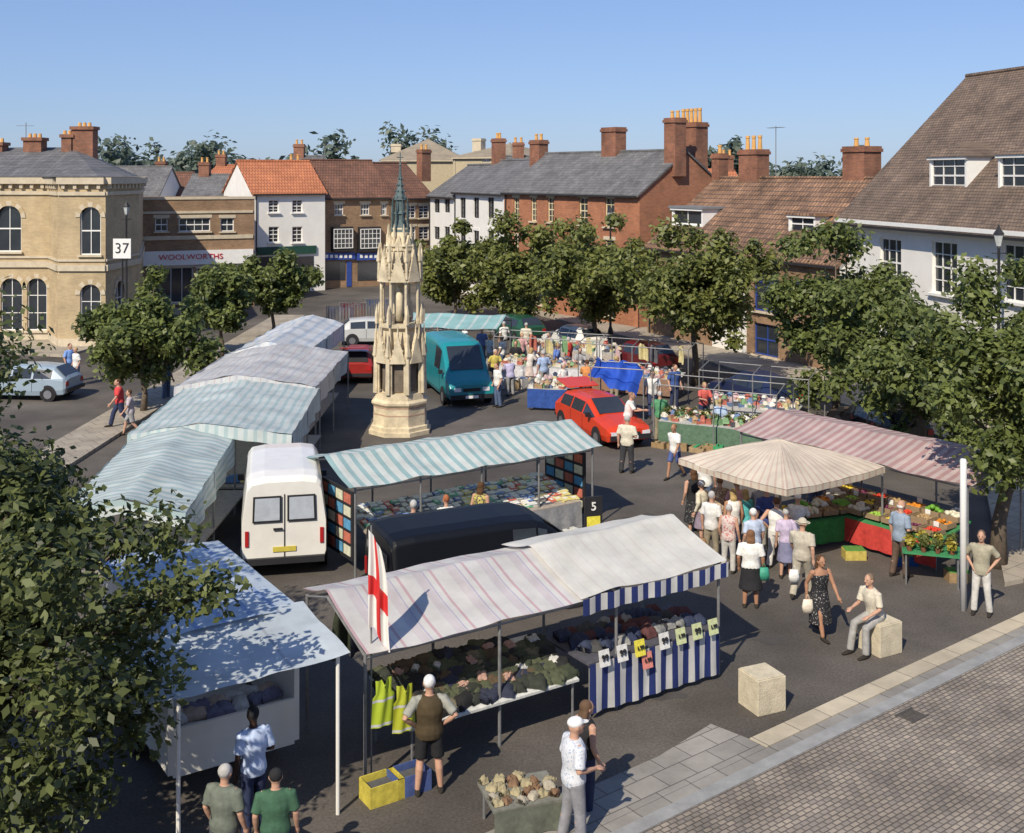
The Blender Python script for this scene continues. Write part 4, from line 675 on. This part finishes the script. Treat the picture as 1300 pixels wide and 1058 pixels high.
goods('packet',14,A1,a1,.8,3.9,.0,1.3,.84,.3,[(.5,.5,.47),(.4,.25,.2)],(.2,.15,.05),'small pale packet among the dark folded clothes','pale packets among the dark clothes','packet',61,1)
table('counter with blue and white striped skirt on the front stall right half',A1,a1,4.15,7.1,-.1,1.2,.95,c_blu,top=cl((.08,.08,.1)))
goods('folded_garment',40,A1,a1,4.3,7.0,.15,1.15,.96,0,[(.03,.04,.08),(.1,.04,.04),(.25,.25,.24),(.06,.06,.06)],(.3,.24,.12),'folded garment on the striped counter','folded garments on the striped counter','clothes',2,.6)
ylw=cl((.8,.7,.08)); pcs=[('99',0,.1),('99',0,.45),('1.99',1,.8),('1.99',1,.95),('99',0,1.3),('1.99',2,1.65),('99',2,2.0),('1.99',2,2.35)]
for i,(s,c_,x) in enumerate(pcs):
    l=['leftmost white price card reading 99 on the striped counter','second price card from the left, white, on the striped counter','upper bright yellow price card on the striped counter','pinkish red price card below the yellow one','white price card right of the yellow pair','pale yellow price card, third from the right','pale yellow price card, second from the right','pale yellow price card at the right end of the striped counter'][i]
    t=thing('price_card',l,'sign',W(A1,a1,4.3+x*1.1,-.2,.74 if i==3 else .99),a1); t.scale=(.85,.85,.85); M=MB(); M.box(-.13,-.01,-.12,.13,.0,.2,0,Matrix.Rotation(-.2,4,'X')); M.build('card',[cl(wht),ylw,cl((.6,.65,.35)),cl((.7,.25,.2))][3 if i==3 else c_],t); text(s,.11 if len(s)>2 else .17,dark,t,(0,-.025,.05),(math.pi/2-.2,0,0))
for i,(x,y,z,c_,l) in enumerate([(.28,-.14,.95,(.55,.7,.05),'left bright yellow safety waistcoat hanging on the stall corner'),(.62,-.16,.8,(.6,.65,.05),'right bright yellow safety waistcoat hanging lower')]):
    def vf(u,v,i=i):
        a=(u-.5); sh=.72 if v<.3 else 1; return (a*.36*sh*(1+.1*v),-.05*math.cos(a*3)-.015*math.sin(u*14+v*4),.7-.7*v-(.09*max(0,1-abs(a)*7) if v<.1 else 0))
    o=cloth('safety_waistcoat',vf,14,14,.36,.7,mkstripe('hv%d'%i,c_,[(.36,.2,.1,(.7,.7,.72))],axis=1),None,.015,i); o.location=W(A1,a1,x,y,z); o.rotation_euler=(0,0,a1); tagp(o,l,'clothes')
for i in range(12):
    o=cloth('hanging_jacket',lambda u,v,i=i:((u-.5)*.46*(1-.5*max(0,.2-v)*3),-.05*math.sin(u*8+i),.8-.8*v),8,8,.4,.8,cl([(.04,.05,.03),(.03,.03,.05),(.08,.06,.04)][i%3]),None,.03,i); o.location=W(A1,a1,.6+i*.3,2.0,1.15); o.rotation_euler=(0,0,a1+.3); tagp(o,'dark jacket hanging at the back of the front clothing stall','clothes','jackets hanging in the front clothing stall')
for i,(x,c_) in enumerate([(.15,(.6,.5,.08)),(.6,(.08,.12,.3))]):
    M=MB(); M.box(-.28,-.2,0,.28,.2,.02)
    for s in (-1,1): M.box(-.28,s*.19-.01,.02,.28,s*.19+.01,.3); M.box(s*.27-.01,-.18,.02,s*.27+.01,.18,.3)
    M.box(-.25,-.17,.02,.25,.17,.2,1); o=M.build('plastic_crate',[cl(c_,.4),cl((.1,.1,.1))]); o.location=W(A1,a1,x,-.35); o.rotation_euler=(0,0,a1); tagp(o,['yellow plastic crate under the safety waistcoats','blue plastic crate beside the yellow crate'][i],'crate')
LT=(-.25,15.6); lt=rad(18); table('low display table at the bottom edge left of the man in the white cap',LT,lt,0,1.05,0,.8,.5,cl((.12,.13,.1)),top=cl((.2,.2,.17)))
goods('packet',22,LT,lt,.02,1.03,.03,.78,.505,0,[(.35,.3,.18),(.1,.14,.07),(.4,.36,.28),(.2,.12,.07)],(.16,.13,.06),'small bundle on the low display table at the bottom edge','bundles on the low display table','packet',44,1)
# flag
f=thing('flag','white flag with red cross hanging from a pole at the front stall corner','flag',(*W(A1,a1,.2,.1)[:2],0)); M=MB(); M.tube([(0,0,0),(0,0,3.9)],.014,6); M.build('flag_pole',galv,f)
fm,nt,bs,ou=base('flagcloth'); tc=nd(nt,'ShaderNodeTexCoord'); sx=nd(nt,'ShaderNodeSeparateXYZ'); nt.links.new(tc.outputs['UV'],sx.inputs[0]); outs=[]
for ax,c_,w_ in ((0,.5,.1),(1,.55,.1)):
    q=nd(nt,'ShaderNodeMath',{1:c_},operation='SUBTRACT'); nt.links.new(sx.outputs[ax],q.inputs[0]); r=nd(nt,'ShaderNodeMath',operation='ABSOLUTE'); nt.links.new(q.outputs[0],r.inputs[0]); l=nd(nt,'ShaderNodeMath',{1:w_},operation='LESS_THAN'); nt.links.new(r.outputs[0],l.inputs[0]); outs.append(l)
mxx=nd(nt,'ShaderNodeMath',operation='MAXIMUM'); nt.links.new(outs[0].outputs[0],mxx.inputs[0]); nt.links.new(outs[1].outputs[0],mxx.inputs[1]); mr=nd(nt,'ShaderNodeMixRGB',{1:(.75,.74,.7,1),2:(.6,.03,.03,1)}); nt.links.new(mxx.outputs[0],mr.inputs[0]); nt.links.new(mr.outputs[0],bs.inputs['Base Color'])
cloth('flag_cloth',lambda u,v:(-.04+(.2+.16*v)*u+.03*math.sin(v*5)*u,-.02-.045*math.sin(u*13+v*1.5)*(.3+v*.7)-.03*u,3.85-1.5*v-.3*u+.06*math.sin(u*6)*v),34,24,1,1,fm,f,.015)
# S2
A2=(-3.6,25.9); a2=rad(33.8)
stall('book stall under a pale green and white striped canopy',A2,a2,6.9,2.5,2.15,2.3,[(c_grn,-.15,7.1,0)],2.6,.5,.05,5)
table('long sloping table of books under the green striped canopy',A2,a2,.5,6.4,-.1,1.6,.8,cl((.3,.3,.3)),slope=.35,top=cl((.35,.3,.25)))
goods('book',210,A2,a2,.55,6.35,.0,1.6,.81,.35,[(.7,.68,.6),(.15,.25,.5),(.6,.15,.1),(.65,.55,.2),(.1,.35,.2),(.6,.6,.62),(.1,.1,.12),(.7,.7,.7),(.68,.66,.6),(.72,.7,.66)],(.22,.18,.05),'book lying on the sloping table of the green striped stall','books on the sloping table','book',3,.12)
goods('book_box',16,A2,a2,.3,6.0,-.55,-.2,.0,0,[(.35,.24,.12),(.6,.6,.55),(.1,.15,.35)],(.45,.3,.25),'box of books on the ground before the green striped stall','boxes of books on the ground','box',4,.1,1)
s=thing('notice_board','black and yellow notice board reading 5 at the right post of the book stall','sign',W(A2,a2,6.6,-.35),a2-.3); M=MB(); M.box(-.24,-.03,.0,.24,.03,.95); M.build('board',dark,s); M=MB(); M.box(-.18,-.04,.08,.18,-.032,.45);M.build('yellow_panel',ylw,s); text('5',.3,white,s,(0,-.05,.7))
for i,x in enumerate((.15,6.85)):
    M=MB(); M.box(-.02,-.9,.3,.02,.9,1.9); 
    for j in range(5):
        for k in range(4): M.box(.02,-.8+k*.42,.4+j*.3,.035,-.45+k*.42,.62+j*.3,1+(j*3+k)%3); M.box(-.035,-.8+k*.42,.4+j*.3,-.02,-.45+k*.42,.62+j*.3,1+(j*2+k)%3)
    o=M.build('display_rack',[dark,cl((.6,.6,.45)),cl((.1,.3,.5)),cl((.5,.15,.1))]); o.location=W(A2,a2,x,1.2); o.rotation_euler=(0,0,a2); tagp(o,['display rack of cards at the left end of the book stall','display rack of cards at the right end of the book stall'][i],'rack')
# S3
t=thing('canopy_stall','square peaked pink and cream striped canopy over a crowd of shoppers','stall',(6.55,27.9,0),rad(35)); hs=1.74
cv=[(-hs,-hs),(hs,-hs),(hs,hs),(-hs,hs)]
for i in range(4):
    p,q=cv[i],cv[(i+1)%4]; cloth('canopy',lambda u,v,p=p,q=q:((p[0]+(q[0]-p[0])*u)*(1-v*.995),(p[1]+(q[1]-p[1])*u)*(1-v*.995),2.17+.56*v+.05*math.sin(v*math.pi)-.05*math.sin(u*math.pi)*(1-v)),24,18,3.5,2,c_par,t,.012,i)
    cloth('valance',lambda u,v,p=p,q=q:(p[0]+(q[0]-p[0])*u,p[1]+(q[1]-p[1])*u,2.16-.14*v-.05*math.sin(u*math.pi)),24,2,3.5,.2,c_par,t,.008,i); M=MB(); M.tube([(0,0,2.0),(p[0]*.97,p[1]*.97,2.1)],.018,6); M.build('strut',galv,t)
M=MB(); M.tube([(0,0,0),(0,0,2.7)],.035,8); M.build('pole',galv,t)
# S4
A4=(6.3,31.6); a4=rad(-53)
stall('long fruit stall under a red and white striped canopy beside the trees',A4,a4,6.9,2.3,2.15,2.4,[(c_red,-.15,7.05,0)],2.55,.6,.05,4)
table('fruit counter with red skirt and green edge under the red striped canopy',A4,a4,2.6,6.3,-.35,1.1,.7,cl((.5,.05,.04)),slope=.25,top=cl((.05,.22,.08)))
RW=['front','middle','back']; ON=['first','second','third','fourth','fifth','sixth','seventh']
def rowp(A,a,x0,x1,y0,y1,h,sl,nx,ny,cols,where,seed):
    k=0
    for j in range(ny):
        for i in range(nx):
            x=x0+(x1-x0)*(i+.5)/nx; y=y0+(y1-y0)*(j+.5)/ny; z=h+sl*(j+.5)/ny; nm,col,r=cols[(k*3+j)%len(cols)]; k+=1; w_,d_=(x1-x0)/nx*.88,(y1-y0)/ny*.88
            M=MB(); M.box(-w_/2,-d_/2,0,w_/2,d_/2,.02)
            for s in (-1,1): M.box(-w_/2,s*(d_/2-.01)-.01,.02,w_/2,s*(d_/2-.01)+.01,.12); M.box(s*(w_/2-.01)-.01,-d_/2+.02,.02,s*(w_/2-.01)+.01,d_/2-.02,.12)
            o=M.build('produce_tray',mk('wood',(.28,.2,.12))); o.location=W(A,a,x,y,z+.03); o.rotation_euler=(0,0,a); ps='%s from the left in the %s row of %s'%(ON[i],RW[j],where); tagp(o,'tray of %s, %s'%(nm,ps),'tray')
            heap('heaped %s, %s'%(nm,ps),W(A,a,x,y,z+.05),a,w_*.85,d_*.85,col,24,r,seed+k)
            if (i+j)%2==0:
                c=thing('price_card','small white price ticket, %s'%ps,'sign',W(A,a,x,y+d_/2-.03,z+.16),a); M=MB(); M.box(-.07,-.004,0,.07,.004,.12); M.build('card',cl(wht),c)
fr=[('oranges',(.65,.24,.02),.045),('green apples',(.28,.45,.06),.04),('red tomatoes',(.6,.05,.02),.04),('lettuces',(.14,.34,.04),.07),('yellow lemons',(.7,.55,.05),.04),('potatoes',(.38,.26,.13),.045),('cauliflowers',(.65,.62,.48),.07),('plums',(.15,.03,.08),.035)]
rowp(A4,a4,2.65,6.25,-.3,1.05,.72,.25,7,3,fr,'the red counter',100)
table('low green skirted table of potatoes and vegetables under the square canopy',(6.9,27.9),rad(20),-.2,1.9,0,.8,.7,cl((.04,.25,.06)),top=cl((.05,.22,.08)))
rowp((6.9,27.9),rad(20),-.15,1.85,.02,.78,.71,.05,4,2,fr[3:7],'the green table',200)
TB=(8.75,25.6); ta=rad(-18); table('small green trestle table of plants beside the white pole',TB,ta,0,1.25,0,.75,.75,None,top=cl((.05,.25,.1)))
for i in range(12):
    t=thing('potted_plant','small leafy plant on the green trestle table','plant',W(TB,ta,.15+(i%4)*.3,.12+(i//4)*.24,.757),i,'plants on the green trestle table'); M=MB(); M.lathe([(.05,0),(.065,.1)],8); M.build('pot',cl((.2,.08,.04)),t); leafmesh('foliage',[((0,0,.2),.12),((.03,.02,.27),.09)],120,.045,lf2 if i%3 else mkleaf('fl%d'%i,(.3,.25,.02),(.6,.5,.1)),t,i)
for i,(x,y,c_,n) in enumerate([(9.3,27.0,(.03,.1,.3),'blue crate of greens beneath the fruit counter'),(10.1,25.9,(.3,.2,.1),'brown box of vegetables at the counter end'),(8.2,27.4,(.5,.4,.1),'yellow box of greens left of the red counter')]):
    M=MB(); M.box(-.25,-.18,0,.25,.18,.22); M.box(-.23,-.16,.22,.23,.16,.25,1); o=M.build('vegetable_crate',[cl(c_),cl((.1,.25,.05))]); o.location=(x,y,0); tagp(o,n,'crate')
t=thing('white_pole','tall plain white post standing at the edge of the square','post',g(1223,775)); M=MB(); M.lathe([(.07,0),(.07,3.15),(.05,3.2)],12); M.build('post',white,t,True)
cn=mk('blockstone',(.58,.51,.37),.9,.2,4,.6)
for i,(x,y,rz_) in enumerate([(4.32,19.75,24),(7.12,22.1,28)]):
    M=MB(); M.box(-.29,-.29,0,.29,.29,.6); M.box(-.27,-.27,.6,.27,.27,.62); o=M.build('stone_block',cn,None,False,.02); o.location=(x,y,0); o.rotation_euler=(0,0,rad(rz_)); tagp(o,['pale square stone block standing alone near the kerb','pale square stone block with a man seated on it'][i],'bollard')
def bag(l,x,y,z,c_):
    M=MB(); M.tube([(0,0,0),(0,0,.12),(0,0,.26)],[(.11,.06),(.12,.07),(.09,.03)],10); M.tube([(-.05,0,.24),(0,0,.36),(.05,0,.24)],.01,5); o=M.build('shopping_bag',cl(c_,.5),None,True); o.location=(x,y,z); tagp(o,l,'bag')
bag('cream carrier bag carried by the woman in the black dress',5.88,22.7,.5,(.7,.62,.5)); bag('green bag at the side of the woman in white top and black skirt',5.35,24.25,.6,(.05,.3,.2)); bag('white carrier bag beside the sun hat man',6.1,24.7,.4,wht); bag('brown bag by the man in khaki trousers',4.5,27.0,.35,(.25,.15,.08))
# left tents
def tent(label,x0,x1,y0,y1,z0,zr,m,vr=.5,sk=0,seed=1):
    t=thing('market_tent',label,'tent',((x0+x1)/2,y0,0)); w_=x1-x0; L=y1-y0
    def pf(u): return z0+(zr-z0)*(u/vr if u<vr else (1-u)/(1-vr))
    cloth('canopy',lambda u,v:(-w_/2+w_*u+sk*v,L*v,pf(u)-.05*math.sin(math.pi*((v*L/2.2)%1))*(.5+2*u*(1-u))-.03*math.sin(math.pi*v)),int(w_*9),int(L*8),w_,L,m,t,.03,seed)
    for s in (-1,1): cloth('side_sheet',lambda u,v,s=s:(s*w_/2+(sk*u)+s*.04*math.sin(u*L*4)*v,L*u,z0-.02-.7*v),int(L*6),5,L,1.1,m,t,.03,seed+s)
    cloth('front_flap',lambda u,v:(-w_/2+w_*u,-.02-.05*v,pf(u)-.01-.3*v),int(w_*6),4,w_,.3,m,t,.02,seed+5)
    for u in (0,1):
        for v in (0,.5,1): M=MB(); x=-w_/2+w_*u+sk*v; M.tube([(x,L*v+.02,0),(x,L*v+.02,z0-.08)],.028,6); M.build('post',galv,t)
    M=MB(); xr=-w_/2+w_*vr; M.tube([(xr,0.02,zr-.16),(xr+sk,L-.02,zr-.16)],.025,6); M.build('ridge_pole',galv,t)
    M=MB(); M.box(-w_/2+.3,.3,.7,w_/2-.3,L-.3,.75); M.build('counter',cl((.3,.27,.24)),t)
tent('nearest blue green striped tent beside the white van',-9.5,-6.8,23.8,30.9,2.15,2.45,c_gr2,.5,-.7,3)
tent('wide green and white striped tent behind the white van',-10.3,-5.9,30.6,37.4,2.25,2.55,c_gr3,.45,-.4,5)
tent('grey white tent with thin pink lines, third in the left row',-11.0,-6.4,37.2,44.6,2.3,2.7,c_grey,.45,.0,7)
tent('pale blue striped tent at the far end of the left row',-10.9,-8.0,44.3,53,2.3,2.75,c_bw,.5,.2,9)
for i,(x0,y0,n_) in enumerate([(-9,24.2,8),(-10,31,12)]): goods('folded_garment',n_,(x0,y0),0,0,2.0 if i==0 else 3.8,.1,.9,.77,0,[(.5,.2,.15),(.6,.6,.55),(.1,.2,.4),(.6,.5,.2)],(.4,.3,.15),['garment on the counter of the nearest left tent','garment on the counter of the wide left tent'][i],['garments in the nearest left tent','garments in the wide left tent'][i],'clothes',70+i)
# trailer
TR=(-5.0,16.6); tr=rad(33); t=thing('catering_trailer','white trader trailer with blue striped roof at the lower left','trailer',(*TR,0),tr); wp=paint('white',(.78,.76,.7))
M=MB(); M.box(0,0,.45,.08,3.9,2.45); M.box(1.95,0,.45,2.03,3.9,2.45); M.box(.08,3.82,.45,1.95,3.9,2.45); M.box(.08,0,.4,1.95,3.82,.5); M.box(.08,0,.5,1.95,.06,1.1); M.build('body',wp,t)
cloth('roof',lambda u,v:(-.03+2.1*u,-.03+3.97*v,2.47+.06*math.sin(math.pi*u)),14,20,2.1,4,c_tr,t,.01)
cloth('awning',lambda u,v:(-1.1+3.25*u,-1.6+1.75*v,2.32+.2*v-.04*math.sin(u*math.pi)),24,14,3.3,2,c_plain,t,.02)
for x in (-.3,2.0): M=MB(); M.tube([(x,-1.5,0),(x,-1.5,2.3)],.03,8); M.build('post',wp,t)
for s in (0,2.0): M=MB(); M.tube([(s-.05,1.9,.32),(s+.1,1.9,.32)],.32,16); M.build('wheel',rub,t)
M=MB(); M.box(.15,.3,.9,1.9,.9,.95); M.build('counter',cl((.5,.5,.5)),t)
goods('packet',14,TR,tr,.2,1.85,.35,.85,.96,0,[(.5,.4,.35),(.2,.2,.3),(.6,.6,.6)],(.3,.25,.12),'packet on the trailer counter','packets on the trailer counter','packet',14)
# back stalls
stall('far teal canopy stall behind the teal van',(-6.0,53.2),rad(-14),5.4,3.2,2.2,2.3,[(c_teal,-.1,5.5,0)],2.65,.5,.05,3)
def frame(label,A,a,L,D,n,ridge=True):
    t=thing('stall_frame',label,'stall',(*A,0),a)
    for i in range(n):
        x=L*i/(n-1)
        for y in (0,D): M=MB(); M.tube([(x,y,0),(x,y,2.1)],.024,6); M.build('post',galv,t)
        M=MB(); M.tube([(x,0,2.1),(x,D/2,2.3),(x,D,2.1)],.02,6); M.build('rafter',galv,t)
    for y,z in ((0,2.1),(D,2.1)): M=MB(); M.tube([(0,y,z),(L,y,z)],.02,6); M.build('rail',galv,t)
    return t
cols=[(.7,.68,.62),(.45,.14,.1),(.14,.22,.38),(.55,.48,.25),(.18,.32,.16),(.68,.67,.64),(.4,.27,.15),(.55,.38,.38),(.1,.1,.12),(.66,.62,.52)]
rg=random.Random(77)
for i,(x,y,a,L,h,sk,l) in enumerate([(5.0,39.0,-28,3.6,.8,(.1,.17,.11),'right front frame table of packed plants'),(7.0,41.8,-30,3.4,.8,(.45,.44,.42),'second row frame table behind the packed plants'),(0.6,44.6,-8,2.0,.85,(.03,.08,.3),'blue skirted counter right of the teal van'),(-.6,50.5,-20,4.2,.8,(.6,.6,.62),'far white table right of the teal van'),(3.0,48.5,-26,4.2,.8,(.25,.15,.1),'far centre frame table of mixed goods'),(.5,55.5,-24,5,.8,(.4,.36,.32),'farthest table below the yellowish tree')]):
    a=rad(a); table(l,(x,y),a,0,L,0,1.1,h,cl(sk),top=cl((.4,.4,.38)),slope=.15)
    goods('goods_box',46,(x,y),a,.05,L-.05,.05,1.05,h,.15,cols,(.26,.2,.14),'small box on the '+l,'boxes on the '+l,'box',20+i,.7)
    goods('packet',26,(x,y),a,.05,L-.05,.05,1.05,h+.1,.15,cols,(.2,.16,.13),'soft packet on the '+l,'soft packets on the '+l,'packet',90+i,1.5)
    if i in (0,1,3,4): frame('bare metal stall frame over the '+l,(x-.2,y-.3),a,L+.6,2.1,3)
    if i==0:
        for k in range(16):
            q=thing('potted_plant','leafy bedding plant standing on the right front frame table','plant',W((x,y),a,.15+(k%8)*.44,.3+(k//8)*.5,h+.16),k,'bedding plants on the front frame table'); leafmesh('foliage',[((0,0,.12),.14)],90,.05,lf2,q,k+50)
    if i in (3,4):
        for k in range(5):
            c_=rg.choice(cols); q=cloth('hanging_garment',lambda u,v:((u-.5)*.42*(1-.5*max(0,.25-v)*3),-.08*math.sin(u*9),.7-.7*v-.1*u),8,8,.4,.8,cl(c_),None,.05,k); q.location=W((x,y),a,.3+k*L/5+rg.uniform(-.3,.3),1.75,1.1+rg.uniform(-.2,.2)); q.rotation_euler=(0,0,a+rg.uniform(-.9,.9)); tagp(q,'garment hanging behind the '+l,'clothes','garments hanging behind the '+l)
goods('cardboard_box',10,(4.8,38.4),rad(-28),0,4,0,.5,0,0,[(.35,.25,.14),(.3,.2,.1),(.05,.3,.12)],(.45,.35,.25),'cardboard box on the ground before the packed plants','boxes before the packed plants','box',31,.2,1)
goods('cardboard_box',9,(-1,49.2),rad(-20),0,4,0,.8,0,0,[(.35,.25,.14),(.6,.58,.55),(.1,.15,.3)],(.5,.4,.35),'box stacked on the ground by the teal van','boxes by the teal van','box',33,.4,2)
o=cloth('blue_tarpaulin',lambda u,v:(-.9+1.8*u,-.7+1.4*v+.06*math.sin(u*20),2.25-1.05*(1-v)*(.45+u*.4)-.3*u*u-.09*abs(math.sin(u*11))),26,18,1.8,1.4,c_blt,None,.12,3); o.location=(3.9,42.8,0); o.rotation_euler=(0,0,rad(-20)); tagp(o,'bright blue tarpaulin slung over a metal frame behind the red car','tarpaulin')
frame('metal frame holding up the bright blue tarpaulin',(2.9,42.2),rad(-20),2.0,1.4,2)
for i,(px,Y,c_) in enumerate([(432,66,(.7,.7,.7)),(448,68,(.6,.2,.2)),(465,67,(.7,.68,.6)),(480,70,(.3,.4,.6)),(497,69,(.7,.7,.72))]):
    t=thing('clothes_rail',['white garments on the leftmost far clothes rail','red garments on the second far clothes rail','cream garments on the middle far clothes rail','blue garments on the fourth far clothes rail','white garments on the rightmost far clothes rail'][i],'clothes rail',(X(px,Y),Y,0)); M=MB(); M.tube([(-.8,0,0),(-.8,0,1.6),(.8,0,1.6),(.8,0,0)],.025,6); M.build('rail_frame',galv,t)
    for k in range(9): cloth('garment',lambda u,v:((u-.5)*.06+(k-4)*.17,-.22+.44*u,1.55-1.0*v),3,5,.4,1,cl(c_ if k%3 else (.6,.55,.5)),t,.03,k)
for i in range(2):
    t=thing('road_barrier',['red and white barrier nearest the fruit stall','red and white barrier farther behind the fruit stall'][i],'barrier',(X(1128-i*26,38+i*1.2),38+i*1.2,.1),rad(-40)); M=MB()
    for k in range(6): M.box(-.6+k*.2,-.02,.65,-.4+k*.2,.02,.78,k%2)
    M.build('board',[cl((.5,.08,.06),.6),white],t)
    for x in (-.55,.5): M=MB(); M.box(x,-.2,0,x+.05,.2,.65); M.build('foot',dark,t)
# ---------- light, sky, camera
w=bpy.data.worlds.new('World'); sc.world=w; w.use_nodes=True; nt=w.node_tree; bg=nt.nodes['Background']; sk=nd(nt,'ShaderNodeTexSky',sky_type='NISHITA'); sk.sun_disc=False; sk.sun_elevation=rad(42); sk.sun_rotation=rad(206); sk.air_density=1.0; sk.dust_density=.3; sk.ozone_density=2.0
mu=nd(nt,'ShaderNodeVectorMath',{1:(.11*1.12,.11*1.22,.11*1.75)},operation='MULTIPLY'); ga=nd(nt,'ShaderNodeGamma',{1:.6}); m2=nd(nt,'ShaderNodeVectorMath',{1:(4.7,5.65,6.7)},operation='MULTIPLY')
nt.links.new(sk.outputs[0],mu.inputs[0]); nt.links.new(mu.outputs[0],ga.inputs[0]); nt.links.new(ga.outputs[0],m2.inputs[0]); nt.links.new(m2.outputs[0],bg.inputs[0]); bg.inputs[1].default_value=.1
l=bpy.data.lights.new('sun','SUN'); l.energy=5.0; l.angle=rad(.5); l.color=(1,.9,.74); o=bpy.data.objects.new('sun',l); C.objects.link(o); o.rotation_euler=Vector((.5,1,-1.0)).to_track_quat('-Z','Y').to_euler()
cam=bpy.data.cameras.new('camera'); co=bpy.data.objects.new('camera',cam); C.objects.link(co); co.location=(0,0,H); co.rotation_euler=(math.pi/2,0,0); cam.sensor_width=36; cam.lens=36*F/1300; cam.shift_y=-(529-HZ)/1300; cam.clip_end=6000; sc.camera=co
sc.view_settings.view_transform='Standard'; sc.view_settings.look='None'; sc.view_settings.exposure=0
